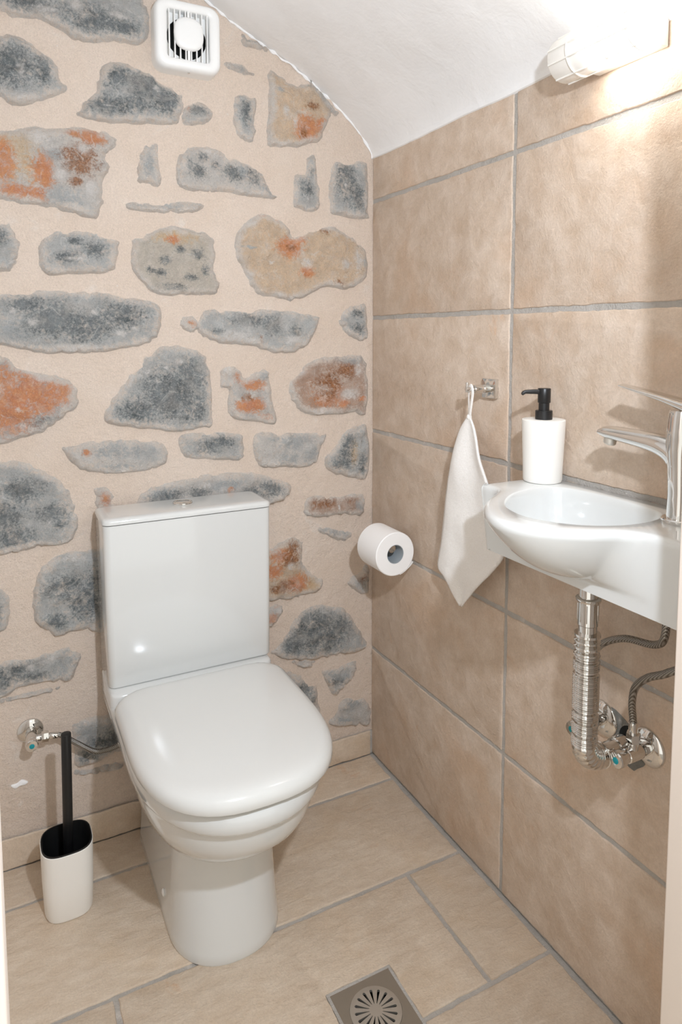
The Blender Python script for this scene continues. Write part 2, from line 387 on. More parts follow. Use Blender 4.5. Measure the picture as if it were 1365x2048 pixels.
STONES=[
('g',[(-0.931,1.899),(-0.612,1.973),(-0.581,1.917),(-0.571,1.892),(-0.574,1.843),(-0.6,1.815),(-0.648,1.814),(-0.715,1.801),(-0.75,1.812),(-0.793,1.83),(-0.849,1.825),(-0.881,1.834),(-0.934,1.823)],[('d',-0.688,1.848,0.079,0.033),('d',-0.816,1.852,0.058,0.018),('w',-0.641,1.867,0.026,0.01),('w',-0.787,1.851,0.034,0.008),('w',-0.728,1.873,0.018,0.014),('d',-0.626,1.844,0.032,0.019)]),
('g',[(-0.946,1.763),(-0.901,1.785),(-0.869,1.792),(-0.832,1.792),(-0.804,1.775),(-0.769,1.751),(-0.764,1.726),(-0.746,1.703),(-0.763,1.687),(-0.808,1.663),(-0.851,1.65),(-0.878,1.66),(-0.933,1.659)],[('d',-0.857,1.73,0.057,0.05),('d',-0.796,1.731,0.029,0.033),('w',-0.837,1.724,0.008,0.022),('w',-0.836,1.669,0.034,0.01)]),
('g',[(-0.675,1.764),(-0.657,1.775),(-0.628,1.778),(-0.585,1.767),(-0.541,1.752),(-0.502,1.734),(-0.496,1.715),(-0.509,1.669),(-0.526,1.655),(-0.599,1.646),(-0.674,1.639),(-0.73,1.647),(-0.719,1.677),(-0.693,1.707),(-0.686,1.739)],[('d',-0.645,1.741,0.038,0.032),('d',-0.586,1.729,0.056,0.038),('d',-0.667,1.677,0.053,0.026),('d',-0.542,1.703,0.04,0.033),('w',-0.56,1.727,0.009,0.009),('w',-0.667,1.677,0.013,0.004),('d',-0.609,1.688,0.038,0.022)]),
('g',[(-0.506,1.689),(-0.489,1.711),(-0.471,1.721),(-0.447,1.715),(-0.428,1.697),(-0.444,1.669),(-0.497,1.659)],[('d',-0.464,1.7,0.026,0.016),('o',-0.496,1.702,0.01,0.014)]),
('p',[(-0.935,1.589),(-0.881,1.6),(-0.824,1.617),(-0.766,1.621),(-0.705,1.631),(-0.658,1.622),(-0.645,1.602),(-0.67,1.572),(-0.666,1.54),(-0.683,1.506),(-0.681,1.474),(-0.69,1.441),(-0.703,1.429),(-0.742,1.437),(-0.772,1.443),(-0.806,1.451),(-0.859,1.451),(-0.896,1.458),(-0.941,1.462)],[('c',-0.855,1.561,0.048,0.061),('c',-0.818,1.519,0.029,0.029),('o',-0.879,1.538,0.024,0.04),('o',-0.803,1.521,0.022,0.036),('o',-0.82,1.472,0.021,0.019),('o',-0.858,1.474,0.033,0.016),('b',-0.728,1.55,0.043,0.044),('o',-0.701,1.606,0.029,0.019),('o',-0.746,1.61,0.02,0.008),('w',-0.81,1.597,0.027,0.025),('w',-0.769,1.519,0.018,0.014),('w',-0.722,1.577,0.014,0.013),('w',-0.776,1.617,0.025,0.014),('g',-0.766,1.472,0.049,0.027),('g',-0.778,1.558,0.026,0.013),('b',-0.74,1.506,0.02,0.013),('w',-0.709,1.493,0.015,0.026)]),
('p',[(-0.592,1.601),(-0.578,1.615),(-0.56,1.609),(-0.554,1.563),(-0.557,1.514),(-0.58,1.516),(-0.605,1.518),(-0.607,1.563)],[('g',-0.582,1.56,0.016,0.024),('w',-0.595,1.592,0.013,0.013)]),
('p',[(-0.642,1.465),(-0.623,1.478),(-0.547,1.484),(-0.483,1.493),(-0.461,1.488),(-0.458,1.473),(-0.484,1.463),(-0.548,1.456),(-0.641,1.454)],[('g',-0.609,1.467,0.024,0.01),('g',-0.547,1.472,0.034,0.01)]),
('p',[(-0.512,1.601),(-0.463,1.624),(-0.427,1.623),(-0.379,1.603),(-0.335,1.593),(-0.309,1.572),(-0.29,1.544),(-0.269,1.515),(-0.303,1.51),(-0.367,1.511),(-0.417,1.515),(-0.477,1.509),(-0.515,1.518),(-0.523,1.556)],[('d',-0.458,1.591,0.014,0.011),('d',-0.47,1.556,0.021,0.018),('d',-0.388,1.561,0.025,0.021),('d',-0.331,1.564,0.021,0.026),('g',-0.303,1.531,0.024,0.014),('w',-0.439,1.61,0.024,0.011),('d',-0.488,1.571,0.009,0.014),('d',-0.428,1.577,0.012,0.009),('g',-0.36,1.567,0.015,0.016)]),
('g',[(-0.376,1.75),(-0.358,1.757),(-0.339,1.748),(-0.321,1.753),(-0.325,1.671),(-0.334,1.64),(-0.359,1.643),(-0.378,1.662),(-0.383,1.704)],[('w',-0.331,1.711,0.006,0.007),('d',-0.35,1.708,0.018,0.033)]),
('c',[(-0.291,1.814),(-0.261,1.812),(-0.222,1.798),(-0.178,1.804),(-0.14,1.774),(-0.117,1.74),(-0.131,1.718),(-0.154,1.669),(-0.209,1.643),(-0.263,1.638),(-0.295,1.639),(-0.299,1.674),(-0.293,1.746)],[('o',-0.195,1.685,0.03,0.039),('o',-0.154,1.7,0.022,0.02),('b',-0.178,1.746,0.019,0.014),('b',-0.203,1.677,0.011,0.017),('w',-0.249,1.726,0.011,0.019),('w',-0.225,1.702,0.007,0.017),('g',-0.205,1.801,0.022,0.012),('g',-0.262,1.774,0.013,0.008),('w',-0.263,1.643,0.033,0.007)]),
('g',[(-0.188,1.812),(-0.17,1.808),(-0.133,1.776),(-0.097,1.744),(-0.103,1.727),(-0.133,1.748),(-0.162,1.773)],[('d',-0.17,1.798,0.017,0.01),('w',-0.126,1.756,0.017,0.01)]),
('p',[(-0.359,1.896),(-0.34,1.891),(-0.302,1.875),(-0.274,1.855),(-0.31,1.857),(-0.341,1.858),(-0.362,1.868)],[('d',-0.341,1.874,0.023,0.014),('g',-0.306,1.865,0.023,0.008)]),
('p',[(-0.408,1.812),(-0.369,1.825),(-0.338,1.814),(-0.324,1.799),(-0.351,1.794),(-0.382,1.798)],[('g',-0.351,1.808,0.018,0.01)]),
('g',[(-0.185,1.634),(-0.168,1.635),(-0.159,1.588),(-0.155,1.498),(-0.225,1.498),(-0.227,1.576),(-0.2,1.583),(-0.193,1.615)],[('d',-0.193,1.544,0.022,0.022),('d',-0.179,1.586,0.011,0.01)]),
('g',[(-0.116,1.621),(-0.068,1.632),(-0.016,1.627),(-0.011,1.507),(-0.022,1.48),(-0.115,1.486),(-0.129,1.522),(-0.126,1.585)],[('d',-0.083,1.571,0.037,0.051),('d',-0.053,1.535,0.03,0.038),('w',-0.083,1.562,0.006,0.005),('w',-0.059,1.539,0.006,0.005),('w',-0.016,1.488,0.012,0.013),('d',-0.093,1.608,0.026,0.015)]),
('g',[(-0.943,1.414),(-0.888,1.416),(-0.868,1.412),(-0.854,1.377),(-0.857,1.335),(-0.873,1.309),(-0.892,1.303),(-0.948,1.299)],[('d',-0.889,1.38,0.015,0.018)]),
('g',[(-0.82,1.356),(-0.803,1.393),(-0.763,1.407),(-0.707,1.408),(-0.656,1.391),(-0.649,1.373),(-0.67,1.317),(-0.746,1.31),(-0.808,1.31)],[('d',-0.703,1.365,0.023,0.02),('d',-0.76,1.345,0.029,0.013),('w',-0.745,1.343,0.029,0.006),('d',-0.744,1.382,0.019,0.009)]),
('k',[(-0.622,1.391),(-0.583,1.416),(-0.537,1.431),(-0.467,1.424),(-0.431,1.403),(-0.43,1.333),(-0.42,1.297),(-0.433,1.276),(-0.505,1.269),(-0.575,1.272),(-0.608,1.303),(-0.627,1.335)],[('c',-0.526,1.403,0.059,0.018),('o',-0.532,1.397,0.016,0.009),('d',-0.55,1.35,0.014,0.011),('d',-0.515,1.375,0.012,0.009),('d',-0.562,1.321,0.014,0.009),('d',-0.534,1.288,0.035,0.009),('d',-0.474,1.366,0.017,0.014),('d',-0.493,1.312,0.017,0.009),('d',-0.457,1.331,0.01,0.014),('d',-0.585,1.326,0.011,0.009),('w',-0.499,1.272,0.072,0.007)]),
('c',[(-0.368,1.442),(-0.317,1.476),(-0.284,1.473),(-0.244,1.451),(-0.224,1.428),(-0.155,1.458),(-0.098,1.455),(-0.038,1.427),(-0.014,1.376),(-0.023,1.323),(-0.083,1.295),(-0.141,1.3),(-0.198,1.273),(-0.266,1.265),(-0.319,1.276),(-0.345,1.3),(-0.376,1.359),(-0.384,1.394)],[('o',-0.241,1.396,0.036,0.025),('o',-0.211,1.417,0.016,0.012),('b',-0.238,1.396,0.014,0.011),('o',-0.195,1.336,0.019,0.013),('w',-0.195,1.36,0.018,0.016),('b',-0.141,1.444,0.014,0.011),('b',-0.083,1.45,0.036,0.008),('b',-0.046,1.429,0.018,0.01),('b',-0.068,1.443,0.027,0.009),('w',-0.083,1.36,0.018,0.018),('w',-0.141,1.287,0.029,0.01),('b',-0.266,1.265,0.035,0.007),('b',-0.226,1.27,0.028,0.005),('b',-0.172,1.289,0.008,0.009),('w',-0.343,1.45,0.023,0.014),('g',-0.35,1.39,0.023,0.005),('w',-0.292,1.357,0.011,0.006),('w',-0.046,1.375,0.018,0.039),('o',-0.31,1.473,0.013,0.006),('o',-0.265,1.462,0.013,0.006),('g',-0.023,1.369,0.012,0.016),('b',-0.105,1.312,0.013,0.009)]),
('g',[(-0.941,1.25),(-0.884,1.267),(-0.837,1.274),(-0.716,1.279),(-0.652,1.268),(-0.575,1.256),(-0.559,1.23),(-0.565,1.184),(-0.589,1.161),(-0.656,1.145),(-0.731,1.136),(-0.807,1.137),(-0.851,1.147),(-0.907,1.158),(-0.944,1.158)],[('d',-0.789,1.211,0.072,0.041),('d',-0.729,1.195,0.064,0.037),('d',-0.654,1.223,0.061,0.034),('d',-0.847,1.242,0.039,0.023),('w',-0.872,1.229,0.01,0.008),('w',-0.707,1.228,0.011,0.007),('w',-0.653,1.181,0.015,0.009),('w',-0.834,1.205,0.012,0.011),('g',-0.873,1.184,0.029,0.023),('w',-0.751,1.152,0.063,0.009),('w',-0.622,1.192,0.011,0.007)]),
('p',[(-0.522,1.202),(-0.516,1.222),(-0.494,1.229),(-0.473,1.214),(-0.473,1.196),(-0.488,1.182),(-0.507,1.186)],[('o',-0.488,1.208,0.016,0.013),('w',-0.512,1.196,0.011,0.016)]),
('g',[(-0.481,1.188),(-0.468,1.231),(-0.456,1.243),(-0.421,1.248),(-0.358,1.244),(-0.267,1.247),(-0.184,1.237),(-0.156,1.229),(-0.164,1.191),(-0.19,1.152),(-0.229,1.132),(-0.288,1.133),(-0.34,1.149),(-0.404,1.154),(-0.447,1.166)],[('d',-0.435,1.185,0.022,0.012),('d',-0.346,1.215,0.052,0.017),('d',-0.287,1.203,0.027,0.027),('w',-0.385,1.176,0.051,0.017),('w',-0.347,1.166,0.02,0.01),('w',-0.233,1.165,0.033,0.015),('w',-0.447,1.166,0.027,0.007),('b',-0.321,1.168,0.005,0.012),('d',-0.226,1.184,0.019,0.018)]),
('g',[(-0.083,1.25),(-0.046,1.264),(-0.018,1.255),(-0.014,1.171),(-0.046,1.162),(-0.083,1.186),(-0.101,1.217)],[('d',-0.05,1.191,0.027,0.018),('d',-0.046,1.237,0.027,0.013)]),
('g',[(-0.945,1.147),(-0.899,1.142),(-0.871,1.126),(-0.841,1.108),(-0.798,1.097),(-0.763,1.08),(-0.746,1.057),(-0.75,1.018),(-0.776,1.001),(-0.797,0.982),(-0.838,0.963),(-0.877,0.953),(-0.953,0.952)],[('o',-0.884,1.041,0.058,0.075),('o',-0.839,1.071,0.035,0.028),('o',-0.785,1.053,0.041,0.028),('o',-0.825,1.038,0.04,0.032),('w',-0.819,1.087,0.026,0.013),('w',-0.76,1.025,0.01,0.013),('w',-0.87,1.021,0.007,0.006),('w',-0.844,1.023,0.006,0.005),('d',-0.812,0.989,0.041,0.015),('d',-0.848,0.966,0.024,0.009),('w',-0.862,0.986,0.008,0.011),('g',-0.886,1.113,0.025,0.015)]),
('g',[(-0.618,1.112),(-0.589,1.144),(-0.554,1.161),(-0.502,1.153),(-0.463,1.138),(-0.448,1.106),(-0.443,1.022),(-0.446,0.961),(-0.5,0.952),(-0.559,0.954),(-0.65,0.968),(-0.69,0.982),(-0.692,1.01),(-0.664,1.054),(-0.644,1.085)],[('d',-0.546,1.038,0.077,0.065),('d',-0.497,1.084,0.049,0.042),('d',-0.615,1.006,0.057,0.03),('d',-0.493,1.012,0.037,0.048),('w',-0.523,1.117,0.02,0.009),('w',-0.596,1.095,0.01,0.007),('w',-0.613,1.085,0.01,0.006),('w',-0.552,1.103,0.008,0.006),('w',-0.574,1.072,0.009,0.006),('w',-0.636,1.07,0.011,0.016)]),
('p',[(-0.424,1.1),(-0.376,1.105),(-0.358,1.077),(-0.321,1.097),(-0.295,1.091),(-0.287,1.028),(-0.279,0.956),(-0.323,0.96),(-0.401,0.98),(-0.407,1.045),(-0.422,1.05)],[('o',-0.367,1.074,0.026,0.015),('o',-0.335,1.054,0.032,0.012),('o',-0.349,1.005,0.04,0.018),('o',-0.309,0.972,0.019,0.01),('b',-0.355,1.024,0.018,0.01),('w',-0.409,1.087,0.018,0.022),('w',-0.296,1.015,0.019,0.023),('g',-0.378,0.976,0.039,0.01),('g',-0.308,1.072,0.013,0.015),('g',-0.397,1.032,0.008,0.031)]),
('r',[(-0.244,1.058),(-0.213,1.095),(-0.156,1.12),(-0.083,1.129),(-0.026,1.122),(-0.015,1.077),(-0.019,0.969),(-0.068,0.97),(-0.185,0.969),(-0.221,0.993),(-0.244,1.032)],[('b',-0.135,1.041,0.041,0.042),('o',-0.135,1.021,0.044,0.032),('b',-0.083,1.086,0.036,0.024),('w',-0.076,1.022,0.039,0.019),('w',-0.045,1.085,0.015,0.022),('w',-0.157,0.983,0.059,0.009),('w',-0.213,1.082,0.02,0.01),('o',-0.035,1.009,0.012,0.007),('o',-0.098,1.0,0.021,0.011),('g',-0.068,1.109,0.046,0.013)]),
('p',[(-0.784,0.926),(-0.768,0.938),(-0.726,0.944),(-0.672,0.947),(-0.571,0.931),(-0.553,0.902),(-0.563,0.873),(-0.602,0.865),(-0.675,0.862),(-0.734,0.874),(-0.759,0.885)],[('g',-0.673,0.917,0.055,0.018),('g',-0.606,0.906,0.034,0.021),('o',-0.735,0.917,0.01,0.007),('g',-0.674,0.877,0.056,0.009),('w',-0.56,0.926,0.012,0.017)]),
('g',[(-0.526,0.944),(-0.451,0.947),(-0.376,0.938),(-0.363,0.918),(-0.366,0.874),(-0.402,0.869),(-0.501,0.88),(-0.525,0.9)],[('d',-0.439,0.912,0.045,0.022),('d',-0.42,0.925,0.03,0.015),('d',-0.471,0.896,0.02,0.01),('d',-0.439,0.912,0.03,0.015)]),
('p',[(-0.339,0.936),(-0.269,0.935),(-0.157,0.928),(-0.134,0.915),(-0.154,0.884),(-0.175,0.839),(-0.27,0.842),(-0.318,0.845),(-0.337,0.872)],[('g',-0.228,0.909,0.042,0.029),('g',-0.186,0.873,0.026,0.026),('g',-0.29,0.92,0.019,0.01),('g',-0.249,0.865,0.031,0.016)]),
('g',[(-0.083,0.925),(-0.045,0.937),(-0.015,0.928),(-0.013,0.794),(-0.083,0.8),(-0.136,0.822),(-0.146,0.857),(-0.116,0.887)],[('d',-0.076,0.891,0.021,0.035),('d',-0.098,0.832,0.042,0.022),('d',-0.03,0.826,0.019,0.03),('d',-0.083,0.858,0.021,0.03),('w',-0.083,0.807,0.061,0.007),('c',-0.061,0.863,0.015,0.041)]),
('p',[(-0.618,0.813),(-0.574,0.833),(-0.508,0.844),(-0.453,0.845),(-0.351,0.839),(-0.271,0.815),(-0.24,0.793),(-0.25,0.761),(-0.298,0.747),(-0.352,0.728),(-0.61,0.759)],[('d',-0.563,0.795,0.047,0.019),('d',-0.485,0.799,0.031,0.015),('g',-0.416,0.81,0.051,0.017),('d',-0.298,0.792,0.047,0.023),('w',-0.46,0.815,0.017,0.009),('w',-0.422,0.801,0.013,0.008),('o',-0.403,0.799,0.008,0.006),('g',-0.574,0.809,0.041,0.017),('d',-0.352,0.785,0.027,0.018)]),
('p',[(-0.719,0.839),(-0.693,0.841),(-0.676,0.814),(-0.668,0.772),(-0.715,0.778)],[('o',-0.698,0.807,0.017,0.018)]),
('g',[(-0.963,0.921),(-0.907,0.916),(-0.86,0.908),(-0.811,0.878),(-0.776,0.842),(-0.762,0.8),(-0.753,0.765),(-0.764,0.732),(-0.786,0.715),(-0.827,0.716),(-0.857,0.712),(-0.915,0.709),(-0.972,0.718)],[('d',-0.809,0.789,0.036,0.022),('d',-0.885,0.743,0.044,0.024),('d',-0.912,0.796,0.048,0.033),('d',-0.867,0.846,0.049,0.027),('w',-0.825,0.769,0.022,0.004),('w',-0.806,0.873,0.027,0.013),('d',-0.794,0.765,0.016,0.011)]),
('r',[(-0.19,0.761),(-0.099,0.751),(-0.03,0.756),(-0.017,0.714),(-0.03,0.688),(-0.083,0.695),(-0.143,0.695),(-0.203,0.712)],[('b',-0.143,0.738,0.042,0.016),('b',-0.076,0.742,0.021,0.014),('w',-0.106,0.725,0.004,0.022),('w',-0.045,0.745,0.022,0.008),('w',-0.143,0.702,0.045,0.004),('g',-0.037,0.717,0.019,0.019)]),
('g',[(-0.173,0.668),(-0.136,0.674),(-0.068,0.662),(-0.059,0.636),(-0.076,0.622),(-0.114,0.631)],[]),
('c',[(-0.406,0.658),(-0.304,0.637),(-0.272,0.652),(-0.23,0.657),(-0.206,0.64),(-0.208,0.589),(-0.188,0.559),(-0.148,0.525),(-0.165,0.498),(-0.217,0.494),(-0.274,0.493),(-0.408,0.518)],[('b',-0.237,0.627,0.026,0.027),('b',-0.245,0.598,0.028,0.019),('o',-0.272,0.613,0.033,0.019),('b',-0.266,0.532,0.035,0.019),('o',-0.231,0.533,0.034,0.022),('o',-0.293,0.576,0.025,0.019),('w',-0.245,0.582,0.014,0.011),('c',-0.188,0.525,0.029,0.019),('w',-0.274,0.487,0.028,0.008),('b',-0.29,0.529,0.017,0.013)]),
('p',[(-0.408,0.51),(-0.301,0.492),(-0.257,0.483),(-0.266,0.457),(-0.3,0.429),(-0.409,0.44)],[('o',-0.295,0.447,0.019,0.015),('o',-0.279,0.484,0.014,0.007),('w',-0.274,0.469,0.017,0.011)]),
('g',[(-0.303,0.361),(-0.263,0.397),(-0.232,0.438),(-0.196,0.463),(-0.137,0.461),(-0.084,0.439),(-0.045,0.381),(-0.016,0.332),(-0.021,0.311),(-0.084,0.307),(-0.16,0.31),(-0.247,0.326),(-0.282,0.344)],[('d',-0.203,0.426,0.044,0.038),('d',-0.152,0.367,0.076,0.042),('d',-0.232,0.37,0.043,0.03),('d',-0.099,0.391,0.037,0.031),('d',-0.174,0.406,0.06,0.041),('w',-0.282,0.363,0.017,0.011),('w',-0.122,0.312,0.062,0.008)]),
('g',[(-0.076,0.502),(-0.065,0.523),(-0.04,0.535),(-0.01,0.548),(-0.01,0.467),(-0.05,0.475)],[('b',-0.034,0.52,0.019,0.02),('d',-0.013,0.517,0.013,0.023)]),
('p',[(-0.157,0.277),(-0.107,0.274),(-0.049,0.284),(-0.054,0.239),(-0.084,0.215),(-0.118,0.195),(-0.137,0.231)],[('g',-0.107,0.252,0.043,0.023),('d',-0.118,0.237,0.028,0.014),('g',-0.112,0.21,0.018,0.011),('w',-0.068,0.25,0.008,0.017)]),
('g',[(-0.303,0.314),(-0.247,0.298),(-0.204,0.266),(-0.17,0.239),(-0.163,0.195),(-0.162,0.159),(-0.219,0.174),(-0.304,0.23)],[('w',-0.229,0.287,0.02,0.01),('d',-0.197,0.238,0.033,0.02),('d',-0.175,0.198,0.015,0.028)]),
('p',[(-0.238,0.321),(-0.174,0.311),(-0.169,0.297),(-0.197,0.292),(-0.224,0.301)],[]),
('p',[(-0.091,0.182),(-0.049,0.183),(-0.008,0.149),(-0.006,0.088),(-0.068,0.098),(-0.142,0.118),(-0.118,0.147)],[('g',-0.06,0.157,0.028,0.017),('g',-0.092,0.119,0.034,0.012)]),
('g',[(-0.855,0.622),(-0.841,0.666),(-0.807,0.696),(-0.765,0.701),(-0.679,0.686),(-0.685,0.502),(-0.761,0.512),(-0.808,0.506),(-0.838,0.533),(-0.858,0.566)],[('d',-0.789,0.616,0.047,0.032),('d',-0.812,0.545,0.031,0.021),('d',-0.748,0.58,0.038,0.047),('w',-0.766,0.681,0.032,0.009),('d',-0.725,0.622,0.022,0.035)]),
('g',[(-0.965,0.652),(-0.918,0.641),(-0.904,0.63),(-0.898,0.596),(-0.907,0.553),(-0.922,0.539),(-0.969,0.549)],[('d',-0.925,0.584,0.013,0.018)]),
('g',[(-0.972,0.482),(-0.924,0.478),(-0.865,0.476),(-0.793,0.486),(-0.76,0.455),(-0.772,0.414),(-0.791,0.399),(-0.837,0.406),(-0.883,0.405),(-0.928,0.389),(-0.976,0.395)],[('d',-0.896,0.443,0.05,0.025),('w',-0.866,0.448,0.014,0.011),('w',-0.826,0.456,0.019,0.009),('d',-0.852,0.427,0.028,0.012),('g',-0.785,0.423,0.019,0.019)]),
('g',[(-0.976,0.387),(-0.928,0.394),(-0.868,0.397),(-0.805,0.395),(-0.816,0.379),(-0.869,0.378),(-0.919,0.381),(-0.977,0.373)],[]),
('g',[(-0.789,0.296),(-0.74,0.305),(-0.679,0.291),(-0.656,0.208),(-0.682,0.201),(-0.736,0.188),(-0.779,0.193),(-0.785,0.245)],[('d',-0.698,0.238,0.029,0.032),('d',-0.759,0.213,0.028,0.017),('w',-0.719,0.287,0.015,0.011),('d',-0.726,0.24,0.028,0.014)]),
('p',[(-0.787,0.186),(-0.738,0.183),(-0.682,0.178),(-0.677,0.158),(-0.739,0.161),(-0.782,0.17)],[('g',-0.739,0.171,0.033,0.007)]),
]

# ------------------------------------------------------------------ setting
def grid_hole(x0, x1, y0, y1, z, hole, zb):
    hx0, hx1, hy0, hy1 = hole
    xs = [x0, hx0, hx1, x1]; ys = [y0, hy0, hy1, y1]; v = []; f = []
    for zz in (z, zb):
        for y in ys:
            for x in xs: v.append((x, y, zz))
    for k in (0, 16):
        for j in range(3):
            for i in range(3):
                if (i, j) == (1, 1): continue
                a = k + j*4 + i; f.append((a, a+1, a+5, a+4))
    def side(loop):
        for a, b in zip(loop, loop[1:] + loop[:1]): f.append((a, b, b+16, a+16))
    side([0, 1, 2, 3, 7, 11, 15, 14, 13, 12, 8, 4]); side([5, 9, 10, 6])
    return v, f

DRX0, DRX1, DRY0, DRY1 = -0.4225, -0.3015, -0.7145, -0.5935       # floor drain plate
g = 0.0055
HOLE = (DRX0-g, DRX1+g, DRY0-g, DRY1+g)
mb = MB(); mb.add(*grid_hole(-1.40, 0.10, -2.2, 0.10, -0.0030, HOLE, -0.09))
floor = tag(build('floor', mb, M['grout_floor'], smooth=False), 'grey grout bed of the beige tiled floor', kind='structure')

mb = MB(); mb.add(*rbox((0.0525, -0.60, 0.83), (0.10, 1.24, 1.66), .001, 'X', .0005, 1))
wall_right = tag(build('wall_right', mb, M['grout'], smooth=False), 'wall of large beige tiles with grey grout behind the basin', kind='structure')

# --- tiles: ragged-edged slabs, each its own object
def ragged(cor, amp=0.0011, step=0.011):
    pts = []
    def run(a, b):
        a = Vector(a); b = Vector(b); n = max(2, int((b-a).length/step)); d = (b-a)/n
        nn = Vector((-d.y, d.x)).normalized(); ph = random.uniform(0, 99)
        for i in range(n):
            e = 0 if i == 0 else (noise.noise(Vector((i*.9+ph, 3.3, 0)))*amp*1.6 + noise.noise(Vector((i*.25+ph, 9.3, 0)))*amp*1.5)
            pts.append(a + d*i + nn*e)
    for a, b in zip(cor, cor[1:] + cor[:1]): run(a, b)
    return pts

def tile(name, u0, u1, v0, v1, mapf, mat, parent, cor=None, depth=0.006):
    P = ragged(cor or [(u0, v0), (u1, v0), (u1, v1), (u0, v1)]); n = len(P); rings = []
    for ins, h in ((0.0, -depth), (0.0, -0.0030), (0.0007, -0.0012), (0.0016, -0.0003), (0.0030, 0.0)):
        ring = []
        for i, p in enumerate(P):
            t = (P[(i+1) % n] - P[i-1]).normalized(); nr = Vector((-t.y, t.x))
            ring.append(p + nr*(ins*(0.7+0.6*random.random() if ins else 1)))
        rings.append([(q.x, q.y, h) for q in ring])
    v, f = loft(rings, False, False)
    b0 = len(v) - n; f.append(tuple(range(b0, b0+n)))
    o = build(name, (([mapf(*p) for p in v]), f), mat, parent, smooth=True, auto=28)
    return o

PIT = 0.305; ZE = 0.3086; YV = -0.552; J = 0.0048   # half joint
zrows = [0.004] + [ZE + PIT*k for k in range(5)] + [1.660]
ycols = [0.004, YV, YV-0.608]
mapR = lambda a, b, h: (-h, -a, b)            # a = -y
for r in range(len(zrows)-1):
    for c in range(2):
        z0 = zrows[r] + (J if r else 0.0); z1 = zrows[r+1] - (J if r < len(zrows)-2 else 0)
        a0 = -ycols[c] + (J if c else 0.006); a1 = -ycols[c+1] - J
        tile('tile', a0, a1, z0, z1, mapR, M['tile_wall'], wall_right)

F1, F2, F3, F4 = -0.126, -0.419, -0.7046, -0.995
G1, G2 = -0.148, -0.764
mapF = lambda a, b, h: (a, b, h)
L, R_ = -1.36, -0.0045
rows = [(-0.0095, F1, [L, -0.55, R_]), (F1, F2, [L, -0.54, R_]), (F2, F3, [L, G2, G1, R_]), (F3, F4, [L, -0.66, R_]), (F4, -1.29, [L, -0.65, R_])]
FJ = 0.0046
for i, (ya, yb, xs) in enumerate(rows):
    for x0, x1 in zip(xs, xs[1:]):
        ux0 = x0 + (FJ if x0 != L else 0); ux1 = x1 - (FJ if x1 != R_ else 0.004)
        b1 = ya - (FJ if i else 0); b0 = yb + FJ
        cor = None; h0, h1, k0, k1 = HOLE
        if ux0 < h0 and ux1 > h1:
            if b0 < k1 < b1: cor = [(ux0, b0), (h0, b0), (h0, k1), (h1, k1), (h1, b0), (ux1, b0), (ux1, b1), (ux0, b1)]
            elif b0 < k0 < b1: cor = [(ux0, b0), (ux1, b0), (ux1, b1), (h1, b1), (h1, k0), (h0, k0), (h0, b1), (ux0, b1)]
        tile('tile', ux0, ux1, b0, b1, mapF, M['tile_floor'], floor, cor)
# --- back wall: rough lime mortar with field stones
NX, NZ = 118, 200
X0, X1, Z0, Z1 = -1.38, 0.035, -0.02, 2.36
v = []; f = []
def wall_y(x, z):
    q = Vector((x*6, z*6, 1.7)); r = Vector((x*26, z*26, 4.1))
    return noise.noise(q)*0.0030 + noise.noise(r)*0.0012
for j in range(NZ+1):
    for i in range(NX+1):
        x = X0 + (X1-X0)*i/NX; z = Z0 + (Z1-Z0)*j/NZ
        v.append((x, wall_y(x, z), z))
for j in range(NZ):
    for i in range(NX):
        a = j*(NX+1)+i; f.append((a, a+1, a+NX+2, a+NX+1))
k = len(v)
v += [(X0, .12, Z0), (X1, .12, Z0), (X1, .12, Z1), (X0, .12, Z1)]
f += [(k, k+1, k+2, k+3)]
for a, b, c_, d_ in (((0, NX, 1), k, k+1, 0), ((NZ*(NX+1), NZ*(NX+1)+NX, 1), k+3, k+2, 0), ((0, NZ*(NX+1), NX+1), k, k+3, 0), ((NX, NZ*(NX+1)+NX, NX+1), k+1, k+2, 0)):
    ids = list(range(a[0], a[1]+1, a[2])); f.append(tuple(ids + [c_, b]))
wall_back = tag(build('wall_back', (v, f), M['mortar'], auto=60), 'rough lime mortar wall set with grey and orange field stones', kind='structure')

